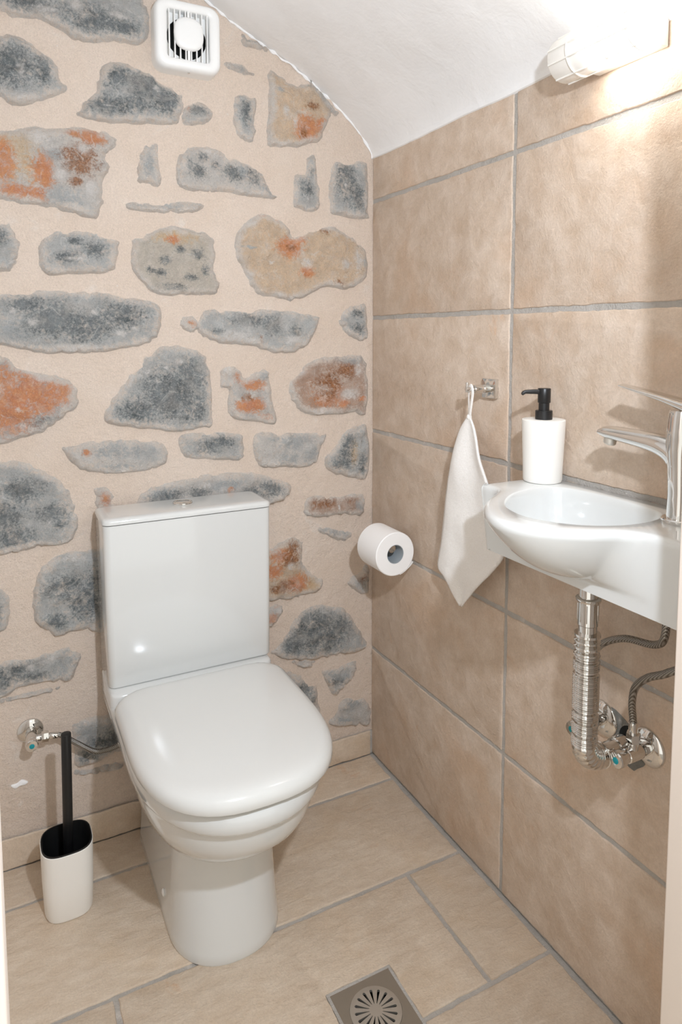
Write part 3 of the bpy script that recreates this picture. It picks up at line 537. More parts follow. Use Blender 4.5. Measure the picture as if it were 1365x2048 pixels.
BASES = {'g': srgb(199, 200, 198), 'p': srgb(216, 211, 205), 'c': srgb(230, 203, 174), 'k': srgb(216, 206, 192), 'r': srgb(200, 168, 148)}
def seg_dist(p, a, b):
    d = b-a; t = max(0, min(1, (p-a).dot(d)/max(d.length_squared, 1e-12))); return (p-(a+d*t)).length
def inside(p, poly):
    c = False; j = len(poly)-1
    for i in range(len(poly)):
        a, b = poly[i], poly[j]
        if (a.y > p.y) != (b.y > p.y) and p.x < (b.x-a.x)*(p.y-a.y)/(b.y-a.y)+a.x: c = not c
        j = i
    return c
def make_stone(kind, outline, patches, idx):
    out = catmull([Vector((a, b)) for a, b in outline], 5, True)
    P = []
    for i, p in enumerate(out):
        t = (out[(i+1) % len(out)] - out[i-1]).normalized(); nr = Vector((t.y, -t.x))
        e = noise.noise(Vector((p.x*70, p.y*70, idx*3.1)))*.0050 + noise.noise(Vector((p.x*210, p.y*190, idx)))*.0026
        q = p + nr*e
        if not P or (q-P[-1]).length > .0028: P.append(q)
    n = len(P); sp = .0075
    def near(q):
        best = 9; bz = 0
        for i in range(n):
            a_, b_ = P[i], P[(i+1) % n]; dv = b_-a_
            t = max(0, min(1, (q-a_).dot(dv)/max(dv.length_squared, 1e-12))); c_ = a_+dv*t
            e = (q-c_).length_squared
            if e < best: best = e; bz = c_.y-q.y
        return math.sqrt(best), bz
    xs = [p.x for p in P]; zs = [p.y for p in P]
    pts = list(P); j = 0; z = min(zs)
    while z < max(zs):
        x = min(xs) + (sp/2 if j % 2 else 0)
        while x < max(xs):
            q = Vector((x + random.uniform(-.0018, .0018), z + random.uniform(-.0018, .0018)))
            if inside(q, P) and near(q)[0] > .0030: pts.append(q)
            x += sp
        z += sp*.87; j += 1
    vv, _, ff, _, _, _ = delaunay_2d_cdt(pts, [(i, (i+1) % n) for i in range(n)], [], 1, 1e-6)
    size = min(max(xs)-min(xs), max(zs)-min(zs)); H = min(.0085, .004 + size*.035)
    V = []; A = []; B = []; Cc = []
    for q in vv:
        d, bz = near(q)
        lower = max(0.0, min(1.0, .5 - bz/max(d, 1e-5)*.7))        # 1 along the foot of the stone
        s = min(d/(.020 - .014*lower), 1); s = s*s*(3-2*s)
        rough = noise.fractal(Vector((q.x*34, q.y*34, idx*7.7)), 1.0, 2.2, 5)*.0055 + noise.noise(Vector((q.x*10, q.y*10, idx*2.2)))*.0045
        y = wall_y(q.x, q.y) + .0030 - s*H - rough*min(d/.010, 1) - (.0012 + .0048*lower if d > .0015 else 0)
        V.append((q.x, min(y, .004), q.y))
        ch = dict(d=0, o=0, w=0, b=0, c=0, g=0)
        for t, px, pz, rx, rz in patches:
            e = ((q.x-px)/rx)**2 + ((q.y-pz)/rz)**2
            ch[t] = max(ch[t], math.exp(-e*.75))
        A.append((ch['d'], ch['o'], ch['w'], 1)); B.append((min(d/.023, 1), ch['b'], ch['c'], 1)); Cc.append((ch['g'], 0, 0, 1))
    o = build('stone', (V, [tuple(t) for t in ff]), M['stone'], wall_back, auto=75)
    me = o.data
    k = BASES[kind]; jit = random.uniform(.95, 1.04)
    for nm, dat in (('base', None), ('pa', A), ('pb', B), ('pc', Cc)):
        at = me.color_attributes.new(nm, 'FLOAT_COLOR', 'POINT')
        flat = []
        for i in range(len(me.vertices)):
            flat += list(dat[i]) if dat else [k[0]*jit, k[1]*jit, k[2]*jit, 1]
        at.data.foreach_set('color', flat)
    return o
for i, (kd, ol, pt) in enumerate(STONES): make_stone(kd, ol, pt, i)

# dab of white filler low on the mortar
dab = [(-0.9135, .1895), (-0.902, .1905), (-0.893, .196), (-0.885, .192), (-0.880, .1875), (-0.886, .1835), (-0.897, .1835), (-0.904, .1805), (-0.911, .184)]
dabs = catmull([Vector(p) for p in dab], 4, True)
build('filler_dab', loft([[(p.x, .002, p.y) for p in dabs], [(p.x, -.0034, p.y) for p in dabs], [(-.897+(p.x+.897)*.7, -.0046, .188+(p.y-.188)*.7) for p in dabs]]), M['plaster'], wall_back)
# plinth of cut tile along the foot of the stone wall
base_b = tag(build('baseboard_back', rbox((-0.69, -0.0035, 0.0345), (1.38, 0.006, 0.066), .0006, 'Y', .0004, 1), M['grout'], smooth=False), 'low plinth of cut beige tile under the stone wall', kind='structure')
mapB = lambda a, b, h: (a, -0.0095 + (-h), b)
for x0, x1 in ((-1.36, -0.612), (-0.608, -0.007)):
    tile('tile', x0, x1, 0.0002, 0.069, mapB, M['tile_floor'], base_b, None, .004)

# sloping plaster ceiling
prof = [(0.03, 1.639), (0.0, 1.6395), (-0.004, 1.652), (-0.012, 1.667), (-0.026, 1.685), (-0.068, 1.729), (-0.105, 1.758), (-0.153, 1.791), (-0.208, 1.8265), (-0.26, 1.853), (-0.312, 1.877), (-0.374, 1.907), (-0.439, 1.944), (-0.55, 2.000), (-0.75, 2.10), (-1.0, 2.225), (-1.38, 2.42)]
pr = catmull([Vector((a, b)) for a, b in prof], 4)
rings = []
NYC = 60
for j in range(NYC+1):
    y = 0.05 - 1.27*j/NYC
    rings.append([(p.x, y, p.y + noise.noise(Vector((p.x*7, y*7, .3)))*.0035 + noise.noise(Vector((p.x*24, y*24, .8)))*.0010) for p in pr] + [(-1.38, y, 2.56), (0.03, y, 2.56)])
ceil_ = tag(build('ceiling', loft(rings), M['plaster'], auto=35), 'sloping white plastered ceiling', kind='structure')
# ragged plaster bead where the ceiling meets the stone wall
bead = [(p.x, -0.001 - .003*noise.noise(Vector((p.x*60, 1, 1))), p.y - .002 + .004*noise.noise(Vector((p.x*45, 2, 1)))) for p in catmull([Vector((a_.x, a_.y)) for a_ in pr if -0.9 < a_.x < -0.002], 3)]
build('plaster_edge', sweep(bead, [max(.0006, .0026 + .0050*noise.noise(Vector((p[0]*70, 5, 0)))) for p in bead], 7), M['plaster'], ceil_)

# other sides of the closet (out of view) and the door frame the camera looks through
wall_left = tag(build('wall_left', rbox((-1.42, -0.56, 1.2), (0.08, 1.40, 2.44), .001, 'X', .0005, 1), M['plaster'], smooth=False), 'plain white plastered side wall', kind='structure')
mb = MB()
YF0, YF1 = -1.219, -1.122
for x0, x1, z0, z1 in ((-1.38, -0.957, 0, 2.5), (-0.210, 0.10, 0, 2.5), (-0.957, -0.210, 2.06, 2.5)):
    mb.add(*rbox(((x0+x1)/2, (YF0+YF1)/2, (z0+z1)/2), (x1-x0, YF1-YF0, z1-z0), .001, 'Z', .0005, 1))
wall_front = tag(build('wall_front', mb, M['plaster'], smooth=False), 'white plastered wall around the doorway', kind='structure')
frame_ = tag(build('trim_1', rbox((-0.5835, -1.168, 2.043), (0.746, 0.106, 0.034), .002, 'X', .001), M['paint']), 'cream painted door frame', kind='structure')
build('jamb', rbox((-0.2265, -1.168, 1.013), (0.033, 0.106, 2.026), .003, 'Z', .001), M['paint'], frame_)
build('jamb', rbox((-0.9402, -1.168, 1.013), (0.0335, 0.106, 2.026), .003, 'Z', .001), M['paint'], frame_)
build('latch_pad', lathe([(0.003, 0), (.008, .0003), (.008, .0012), (.006, .002)], (-0.243, -1.155, 0.39), (-1, 0, 0), 20), M['rubber_shade'], frame_)

# ------------------------------------------------------------------ toilet
TX = -0.540
def dring(hw, yf, yc, yb, z, rb=0.02, p=2.25, nf=28, nb=5):
    pts = []
    for k in range(nf+1):
        a = math.pi*k/nf; ca, sa = math.cos(a), math.sin(a)
        x = hw*math.copysign(abs(ca)**(2/p), ca); y = yc - (yc-yf)*(sa**(2/p) if sa > 1e-9 else 0)
        pts.append((TX+x, y, z))
    for cx, a0 in ((-hw+rb, 180), (hw-rb, 90)):
        for k in range(nb+1):
            a = math.radians(a0 - 90*k/nb)
            pts.append((TX + cx + rb*math.cos(a), yb - rb + rb*math.sin(a), z))
    return pts

toilet = thing('toilet', (TX, -0.25, 0), 'white ceramic close-coupled toilet with closed lid against the stone wall', 'toilet')
sec = [  # z, half width, front y, centre y, back y
    (0.000, .1085, -.452, -.335, -.030), (0.004, .110, -.454, -.335, -.030), (0.020, .1085, -.452, -.335, -.030), (0.060, .1055, -.446, -.333, -.030), (0.110, .103, -.440, -.332, -.030),
    (0.170, .101, -.434, -.330, -.030), (0.215, .101, -.434, -.330, -.030), (0.228, .105, -.440, -.330, -.030), (0.236, .116, -.462, -.330, -.030), (0.248, .130, -.500, -.330, -.030),
    (0.268, .144, -.535, -.330, -.030), (0.292, .155, -.562, -.330, -.030), (0.318, .163, -.582, -.330, -.030), (0.345, .1675, -.594, -.330, -.030), (0.358, .169, -.598, -.330, -.030), (0.364, .171, -.603, -.330, -.030),
    (0.369, .1755, -.613, -.330, -.030), (0.376, .1785, -.619, -.330, -.030), (0.392, .180, -.623, -.330, -.030), (0.403, .180, -.623, -.330, -.030), (0.409, .1785, -.621, -.330, -.031), (0.412, .175, -.616, -.330, -.033)]
sec = [(z, h, yf, yc, yb) if z < .236 else (.25+(z-.25)*.905, h+.0015*max(0, (z-.25)/.16), yf+.027*max(0, (z-.25)/.16), yc, yb) for z, h, yf, yc, yb in sec]
mb = MB(); mb.add(*loft([dring(h, yf, yc, yb, z) for z, h, yf, yc, yb in sec]))
dk = []
for z, i_ in ((0.370, .0), (0.418, 0.0), (0.423, .0015), (0.4255, .005)):
    dk.append([(TX+a, -0.094+b, z) for a, b in rrect(.181-i_, .078-i_, .022-i_*.5, 5)])
mb.add(*loft(dk))
build('bowl', mb, M['ceramic'], toilet, auto=50)
for s in (-1, 1):
    build('bolt_cap', lathe([(.006, -.002), (.0075, .001), (.006, .003), (.002, .004)], (TX+s*.1065, -0.285, 0.05), (s, 0, 0), 16), M['plastic'], toilet)
# seat ring and lid
build('seat', loft([dring(h, yf, -.33, -.205, z, .03) for z, h, yf in ((.3968, .158, -.568), (.400, .159, -.569), (.4046, .158, -.568))]), M['rubber_shade'], toilet)  # ring coloured dark to paint the shadow line between lid and bowl
lid = []
for z, i_ in ((.4045, .004), (.4052, .001), (.4070, 0), (.4175, .0003), (.4250, .003), (.4310, .009), (.4350, .018), (.4374, .030), (.4390, .045), (.4402, .066), (.4410, .095)):
    lid.append([(x_+.0025, y_, z_) for x_, y_, z_ in dring(.1850-i_, -.6045+i_*1.05, -.360, -.176-i_*.30, z, .050-i_*.2, 2.6)])
build('lid', loft(lid), M['seat'], toilet, auto=60)
# cistern
TC = -0.5365
ci = []
for z, hx, ins in ((.4255, .1810, .004), (.4270, .1825, .0012), (.4300, .1830, 0), (.60, .1845, 0), (.7795, .1860, 0)):
    ci.append([(TC+a, -0.0785+b, z) for a, b in rrect(hx-ins*.7, .0635-ins, .014, 5)])
build('cistern', loft(ci), M['ceramic'], toilet, auto=50)
cl = []
for z, ins in ((.7808, .0022), (.7818, .0), (.7865, 0), (.7905, .0012), (.7930, .004), (.7944, .008), (.795, .014)):
    cl.append([(TC+a, -0.0785+b, z) for a, b in rrect(.1875-ins, .0655-ins, .016-min(ins, .01)*.5, 5)])
build('cistern_lid', loft(cl), M['ceramic'], toilet, auto=50)
fb = build('flush_button', lathe([(.0215, 0), (.0225, .003), (.0218, .0050), (.0195, .0056), (.0178, .0040), (.0172, .0030)], (TX, -0.078, .795), (0, 0, 1), 32), M['chrome'], toilet)
build('push_plate', lathe([(.0168, .0), (.0168, .0045), (.0155, .0056), (.006, .0058)], (TX, -0.078, .795), (0, 0, 1), 32), M['chrome'], fb)

# ------------------------------------------------------------------ brush set
BX, BY = -0.8170, -0.1660
def sq(hx, hy, z, p=3.0, n=44, rot=0.0):
    out = []
    for k in range(n):
        a = 2*math.pi*k/n; c_, s_ = math.cos(a), math.sin(a)
        x = hx*math.copysign(abs(c_)**(2/p), c_); y = hy*math.copysign(abs(s_)**(2/p), s_)
        out.append((BX + x*math.cos(rot) - y*math.sin(rot), BY + x*math.sin(rot) + y*math.cos(rot), z))
    return out
HX, HY = .0500, .0510
holder = thing('brush_holder', (BX, BY, 0), 'white oval toilet brush cup with black inside on the floor', 'brush holder')
build('cup', loft([sq(HX-.008, HY-.008, .0002), sq(HX-.0055, HY-.0055, .001), sq(HX-.0035, HY-.0035, .006), sq(HX-.001, HY-.001, .07), sq(HX, HY, .1425), sq(HX-.0012, HY-.0012, .1435)], True, False), M['matte_white'], holder)
build('liner', loft([sq(HX-.0010, HY-.0010, .1430), sq(HX-.0014, HY-.0014, .1455), sq(HX-.0034, HY-.0034, .1455), sq(HX-.0038, HY-.0038, .139), sq(HX-.007, HY-.007, .012)], False, True), M['black_in'], holder)['label'] = 'black inside of the cup'
brush = thing('toilet_brush', (BX, BY, .013), 'toilet brush with straight black handle standing in the white cup', 'toilet brush')
bp0 = Vector((BX+.002, BY+.003, .016)); bp1 = Vector((BX+.0065, BY-.002, .3705))
build('handle', cyl(bp0.lerp(bp1, .22), bp1, .0098, 28, .0012), M['black'], brush)
build('bristle_head', lathe([(.012, 0), (.026, .006), (.030, .03), (.028, .055), (.012, .075)], bp0, bp1-bp0, 24), M['black_in'], brush)

# ------------------------------------------------------------------ extractor fan
fx, fz = -0.4955, 1.8410
fan = thing('extractor_fan', (fx, 0, fz), 'white square extractor fan with slatted grille high on the stone wall', 'extractor fan')
def xz(hx, hz, r, y, n=7): return [(fx+a, y, fz+b) for a, b in rrect(hx, hz, r, n)]
rings = [xz(.0745, .0745, .026, .004), xz(.0745, .0745, .026, -.026), xz(.0738, .0738, .026, -.034), xz(.0710, .0710, .025, -.0405), xz(.0670, .0670, .023, -.0435), xz(.0620, .0620, .020, -.0440), xz(.0500, .0535, .010, -.0425), xz(.0480, .0515, .008, -.0395), xz(.0475, .051, .008, -.020)]
build('housing', loft(rings, True, False), M['plastic'], fan, auto=50)
mbk = MB()   # back plate with a round duct opening
pts = [Vector((a, b)) for a, b in rrect(.048, .0515, .008, 4)]; n0 = len(pts)
circ = [Vector((.0445*math.cos(2*math.pi*k/40), .0445*math.sin(2*math.pi*k/40))) for k in range(40)]
vv, _, ff, _, _, _ = delaunay_2d_cdt(pts+circ, [(i, (i+1) % n0) for i in range(n0)] + [(n0+i, n0+(i+1) % 40) for i in range(40)], [], 1, 1e-6)
mbk.add([(fx+p.x, -.0215, fz+p.y) for p in vv], [t for t in ff if sum((vv[i] for i in t), Vector((0, 0))).length/len(t) > .0438])
build('back_plate', mbk, M['plastic'], fan)
build('duct', lathe([(.0445, 0), (.0445, .016), (.012, .0162)], (fx, -.0215, fz), (0, 1, 0), 40, False, True), M['dark'], fan)
for k in range(8):
    bx = fx + (k-3.5)*.0122
    build('grille_bar', rbox((bx, -.0375, fz), (.0028, .006, .104), .0008, 'Z', .0004, 2), M['plastic'], fan)
build('grille_bar', rbox((fx, -.0400, fz), (.0055, .005, .104), .0008, 'Z', .0004, 2), M['plastic'], fan)
cov = []
for y, r in ((-.0385, .0330), (-.0420, .0335), (-.0455, .0325), (-.0480, .0290), (-.0492, .022), (-.0497, .010)):
    cov.append([(fx + .000 + r*math.copysign(abs(math.cos(t))**.80, math.cos(t)), y, fz + .003 + 1.06*r*math.copysign(abs(math.sin(t))**.80, math.sin(t))) for t in [2*math.pi*k/48 for k in range(48)]])
build('cover', loft(cov), M['plastic'], fan, auto=60)
build('screw', lathe([(.0028, 0), (.0028, .0012), (.0015, .002)], (fx+.002, -.028, fz-.0745), (0, 0, -1), 14), M['chrome'], fan)

# ------------------------------------------------------------------ wall lamp
lx, lz, lr = -0.050, 1.6290, 0.0350
LY0, LY1 = -0.722, -0.884
lamp = thing('wall_lamp', (0, (LY0+LY1)/2, lz), 'lit tubular wall lamp with wire guard under the ceiling edge', 'lamp')
build('backplate', rbox((-0.0085, -0.822, 1.628), (0.015, 0.130, 0.049), .002, 'X', .001), M['matte_white'], lamp)
def tub(y0, y1, r, bev, arc=None): return cyl((lx, y0, lz), (lx, y1, lz), r, 40, bev)
build('diffuser', tub(-0.792, LY1, lr, .002), M['lamp'], lamp)
build('end_cap', tub(LY0, -0.792, lr, .004), M['matte_white'], lamp)
build('mount', rbox((-0.020, -0.822, lz), (0.026, 0.10, 0.036), .003, 'X', .001), M['matte_white'], lamp)
def ring_at(y):
    c = [(lx + (lr+.001)*math.cos(2*math.pi*k/40), y, lz + (lr+.001)*math.sin(2*math.pi*k/40)) for k in range(41)]
    return sweep(c, .0017, 8, (0, 1, 0))
for y in (-0.766, -0.83, LY1+.004): build('guard_ring', ring_at(y), M['matte_white'], lamp)
for a in (110, 165, 200, 245, 290):
    q = (lx + (lr+.0012)*math.cos(math.radians(a)), lz + (lr+.0012)*math.sin(math.radians(a)))
    build('guard_wire', cyl((q[0], LY0-.004, q[1]), (q[0], LY1, q[1]), .0016, 8), M['matte_white'], lamp)

# ------------------------------------------------------------------ wash basin
ZB = 0.9150
basin = thing('wash_basin', (0, -0.86, 0.80), 'small white ceramic wall-hung basin with rounded bowl and flat back ledge', 'wash basin')
XB = -0.152
ol = [(-0.001, -0.6560), (-0.075, -0.6560), (-0.144, -0.6560), (XB, -0.6630), (XB-.001, -0.690), (-0.160, -0.7080), (-0.180, -0.7250), (-0.217, -0.7510), (-0.251, -0.7860), (-0.274, -0.8230), (-0.2825, -0.858), (-0.275, -0.8930), (-0.252, -0.9260), (-0.212, -0.9580), (-0.175, -0.9790), (-0.157, -1.0020), (XB, -1.0350), (XB, -1.0950), (-0.144, -1.1040), (-0.075, -1.1040), (-0.001, -1.1040)]
crn = {0, 1, 2, 3, 17, 18, 19, 20}
O = catmull([Vector(p) for p in ol], 6)
n = len(O); yc = -0.856; yc2 = -0.88
def oring(z, ins, t):
    r = []
    tb = max(0.0, min(1.0, (ZB-.011-z)/(ZB-.011-.820))) if t > 0 else 0.0      # the bowl bottoms out above the ledge's foot
    gx = math.sqrt(max(0, 1-tb**1.2)); gy = 0.15 + 0.85*math.sqrt(max(0, 1-tb))
    for i, p in enumerate(O):
        tt = (O[min(i+1, n-1)] - O[max(i-1, 0)]).normalized(); nr = Vector((-tt.y, tt.x))
        e = max(0.0, XB - p.x)
        x = p.x; y = p.y
        if e > 0:
            k = min(e/.03, 1.0)
            y = yc2 + (p.y-yc2)*(1-k + k*gy); x = XB - e*gx
        y -= .018*t*max(0.0, min(1.0, (p.y+.715)/.045))      # left end leans inward
        x += nr.x*ins; y += nr.y*ins
        r.append((min(x, -0.0008), y, z))
    return r
ring_list = []
for k in range(23):
    t = k/22; ring_list.append((0.8015 + (ZB-.011-.8015)*(1-t), 0.0, t))
sgn = 1.0
mid = O[n//2]; tm = (O[n//2+1]-O[n//2-1]).normalized(); nm = Vector((-tm.y, tm.x))
if nm.dot(Vector((-0.14, yc)) - mid) < 0: sgn = -1.0
rings = [oring(z, 0, t) for z, _, t in reversed(ring_list)]
for z, ins in ((ZB-.0055, .0008), (ZB-.0022, .003), (ZB-.0006, .0062), (ZB, .0105)): rings.append(oring(z, sgn*ins, 0))
v, f = loft(rings, False, False)
kb = len(v); v += [(-.0008, -.674, .8015), (XB+.008, -.674, .8015), (XB, -.681, .8015), (XB, -1.095, .8015), (XB+.008, -1.104, .8015), (-.0008, -1.104, .8015)]; f.append((kb, kb+1, kb+2, kb+3, kb+4, kb+5))
# flat top with the bowl opening
rc = catmull([Vector(p) for p in ((-.198, -.772), (-.147, -.737), (-.082, -.724), (-.046, -.742), (-.032, -.795), (-.030, -.870), (-.042, -.938), (-.085, -.962), (-.147, -.960), (-.204, -.928), (-.235, -.872), (-.228, -.815))], 5, True)
NE = len(rc); ex, ey = -0.132, -0.852
def ell(s, z): return [(ex + (p.x-ex)*s, ey + (p.y-ey)*s, z) for p in rc]
topo = [Vector((p[0], p[1])) for p in rings[-1]]; topi = [Vector((p[0], p[1])) for p in ell(1.0, ZB)]
# drop coincident points along the wall edge
vv, _, ff, _, _, _ = delaunay_2d_cdt(topo+topi, [(i, (i+1) % n) for i in range(n)] + [(n+i, n+(i+1) % NE) for i in range(NE)], [], 1, 1e-6)
b0 = len(v); v += [(p.x, p.y, ZB) for p in vv]
def in_ell(c): return inside(c, rc)
for t in ff:
    c = sum((vv[i] for i in t), Vector((0, 0)))/len(t)
    if not in_ell(c): f.append(tuple(b0+i for i in t))
inner = [ell(1.0, ZB), ell(.985, ZB-.0010), ell(.970, ZB-.004), ell(.955, ZB-.010), ell(.93, ZB-.026), ell(.88, ZB-.048), ell(.78, ZB-.068), ell(.60, ZB-.082), ell(.36, ZB-.089), ell(.16, ZB-.091)]
v2, f2 = loft(inner, False, True); b1 = len(v); v += v2; f += [tuple(b1+i for i in t) for t in f2]
mbb = MB(); mbb.add(v, f)
bo = build('bowl', mbb, M['ceramic'], basin, auto=50)
bm = bmesh.new(); bm.from_mesh(bo.data); bmesh.ops.remove_doubles(bm, verts=bm.verts, dist=1e-5); bmesh.ops.recalc_face_normals(bm, faces=bm.faces); bm.to_mesh(bo.data); bm.free()
build('waste_ring', lathe([(.012, 0), (.020, .0005), (.0215, .002), (.019, .003), (.012, .0015)], (ex, ey, ZB-.0912), (0, 0, 1), 28), M['chrome'], basin)
build('waste_outlet', lathe([(.017, 0), (.017, .014)], (-0.108, -0.866, 0.7935), (0, 0, 1), 24), M['chrome'], basin)

# ------------------------------------------------------------------ basin tap
tx, ty = -0.0660, -0.9850
tap = thing('basin_tap', (tx, ty, ZB), 'chrome single lever basin tap on the right of the basin', 'tap')
build('base_ring', lathe([(.0235, 0), (.0240, .0015), (.0240, .005), (.0225, .0065), (.019, .0068)], (tx, ty, ZB), (0, 0, 1), 36), M['chrome'], tap)
col_ = catmull([(tx, ty, ZB+.006), (tx, ty, ZB+.04), (tx, ty+.001, ZB+.075), (tx, ty+.0015, ZB+.100), (tx, ty, ZB+.125), (tx, ty-.001, ZB+.150), (tx, ty-.001, ZB+.158)], 6)
rr = [.0175, .0165, .0175, .0200, .0215, .0200, .0185]
rad = [rr[min(int(i/6), 6)] + ((rr[min(int(i/6)+1, 6)] - rr[min(int(i/6), 6)])*(i % 6)/6) for i in range(len(col_))]
build('body', sweep(col_, rad, 32), M['chrome'], tap)
sp_ = catmull([(tx, ty+.000, ZB+.086), (tx, ty+.014, ZB+.098), (tx, ty+.034, ZB+.1050), (tx, ty+.060, ZB+.1080), (tx, ty+.100, ZB+.1105), (tx, ty+.138, ZB+.1120)], 6)
k_ = len(sp_)-1
sr = []
for i in range(len(sp_)):
    s = i/k_; sr.append((.0175 - .003*s, (.0115*(1-s)**1.3 + .0098) if s < .95 else .0098*(1-(s-.95)/.05*.4)))
build('spout', sweep(sp_, sr, 28), M['chrome'], tap)
build('aerator', lathe([(.0095, 0), (.0098, .001), (.0098, .009), (.0085, .0105), (.006, .0105)], (tx, ty+.1230, ZB+.1040), (0, .30, -1), 24), M['steel'], tap)
lv = catmull([(tx, ty-.020, ZB+.1600), (tx, ty+.000, ZB+.1655), (tx, ty+.030, ZB+.1725), (tx, ty+.070, ZB+.1800), (tx, ty+.103, ZB+.1860)], 5)
lr_ = [(.0195 - .0075*(i/(len(lv)-1))**1.3, .0110*(1-.80*(i/(len(lv)-1))**.8)) for i in range(len(lv))]
build('lever', sweep(lv, lr_, 26), M['chrome'], tap)
build('grub_screw', lathe([(.0028, 0), (.0028, .001), (.0015, .0012)], (tx, ty+.0185, ZB+.145), (0, 1, 0), 14), M['dark'], tap)

# ------------------------------------------------------------------ soap dispenser
sx, sy = -0.0405, -0.6900
soap = thing('soap_dispenser', (sx, sy, ZB), 'matte white soap bottle with black pump on the basin ledge', 'soap dispenser')
build('bottle', lathe([(.0300, .0), (.0328, .0012), (.0340, .004), (.0348, .03), (.0372, .090), (.0380, .1095), (.0377, .1115), (.0368, .1122), (.020, .1120)], (sx, sy, ZB), (0, 0, 1), 56), M['matte_white'], soap)
build('collar', lathe([(.0142, 0), (.0150, .0006), (.0150, .0155), (.0142, .0162), (.0092, .0163)], (sx, sy, ZB+.112), (0, 0, 1), 32), M['black'], soap)
pump = build('pump', lathe([(.0094, 0), (.0094, .0135), (.0108, .0140), (.0112, .0145), (.0112, .0385), (.0106, .0395), (.004, .0396)], (sx, sy, ZB+.128), (0, 0, 1), 32), M['black'], soap)
nd = Vector((-0.89, .456, 0)); side = Vector((.456, .89, 0)); s0 = Vector((sx, sy, ZB+.1615))
rings = []
for dd, zt, zb_, hw in ((0.004, .0045, -.0045, .0050), (.018, .0040, -.0040, .0045), (.034, .0030, -.0036, .0040), (.0385, .0010, -.0065, .0036), (.0405, -.0018, -.0050, .0030)):
    c = s0 + nd*dd
    rings.append([c + side*a + Vector((0, 0, (zt+zb_)/2 + b)) for a, b in rrect(hw, (zt-zb_)/2, min(hw, (zt-zb_)/2)*.45, 3)])
build('nozzle', loft(rings), M['black'], soap)['label'] = 'black pump nozzle'

# ------------------------------------------------------------------ towel hook and towel
hy, hz = -0.4980, 1.0680
hook = thing('towel_hook', (0, hy, hz), 'chrome wall hook with square plate beside the basin', 'wall hook')
build('plate', rbox((-0.0050, hy, hz), (.0095, .041, .040), .001, 'X', .0008), M['chrome'], hook)
build('arm', lathe([(.0085, 0), (.0085, .014), (.0070, .0155), (.0070, .0175), (.0085, .019), (.0085, .037), (.0075, .038)], (-0.0095, hy, hz), (-1, 0, 0), 28), M['chrome'], hook)
build('neck', cyl((-0.046, hy, hz), (-0.066, hy, hz), .0048, 20, .0005), M['chrome'], hook)
build('pin', cyl((-0.0635, hy, hz-.006), (-0.0635, hy, hz+.0140), .0032, 16, .0006), M['chrome'], hook)

TXX = -0.0545
Lp = [(-0.4901, 1.0101), (-0.4642, 0.978), (-0.4381, 0.9126), (-0.4183, 0.8384), (-0.398, 0.7504), (-0.3822, 0.6896), (-0.378, 0.6597), (-0.3944, 0.6477), (-0.4228, 0.6232), (-0.452, 0.5978)]; Rp = [(-0.4982, 1.011), (-0.5133, 0.9841), (-0.5304, 0.9327), (-0.5483, 0.8984), (-0.5629, 0.8632), (-0.5823, 0.8077), (-0.6014, 0.7553), (-0.5582, 0.7019), (-0.5245, 0.6702), (-0.4573, 0.5985)]
Lc = catmull([Vector((a, b)) for a, b in Lp], 8); Rc = catmull([Vector((a, b)) for a, b in Rp], 8)
def resample(C, m):
    d = [0]
    for a, b in zip(C, C[1:]): d.append(d[-1] + (b-a).length)
    out = []; j = 0
    for i in range(m):
        s = d[-1]*i/(m-1)
        while j < len(C)-2 and d[j+1] < s: j += 1
        t = (s-d[j])/max(d[j+1]-d[j], 1e-9); out.append(C[j].lerp(C[j+1], min(t, 1)))
    return out
NV, NU = 64, 22
Lc = resample(Lc, NV+1); Rc = resample(Rc, NV+1)
v = []; f = []
for j in range(NV+1):
    s = j/NV
    for i in range(NU+1):
        u = i/NU; q = Lc[j].lerp(Rc[j], u)
        amp = min(s*4, 1)*(.0120*(1-s*.55))
        x = TXX + .022*s - amp*math.sin(u*math.pi*2.1+.5+s*.8)*(.9) - .006*math.sin(u*math.pi)*min(s*5, 1) + noise.noise(Vector((q.x*30, q.y*14, 2)))*.0035*min(s*3, 1)
        v.append((min(x, -.010), q.x, q.y + noise.noise(Vector((u*9, s*30, 5)))*.0006))
for j in range(NV):
    for i in range(NU):
        a = j*(NU+1)+i; f.append((a, a+1, a+NU+2, a+NU+1))
towel = thing('hand_towel', (TXX, hy, 0.62), 'white terry hand towel hanging by its corner loop from the hook', 'towel')
tw = build('cloth', (v, f), M['terry'], towel, auto=180)
sm = tw.modifiers.new('thickness', 'SOLIDIFY'); sm.thickness = .0045; sm.offset = 0
kx, ky, kz = TXX, Lp[0][0]*.5 + Rp[0][0]*.5, Lp[0][1]
build('loop', sweep(catmull([(kx, ky-.002, kz-.010), (kx-.002, ky-.006, kz+.014), (kx-.001, hy-.0075, hz-.006), (kx, hy, hz+.0068), (kx+.001, hy+.0075, hz-.006), (kx+.002, ky+.004, kz+.014), (kx, ky+.002, kz-.010)], 8), [(.0042, .0011)]*49, 10, (1, 0, 0)), M['terry'], towel)
build('knot', lathe([(.0015, -.006), (.0048, -.003), (.0054, .0), (.0044, .004), (.0015, .006)], (kx, ky, kz+.001), (0, 0, 1), 18), M['terry'], towel)

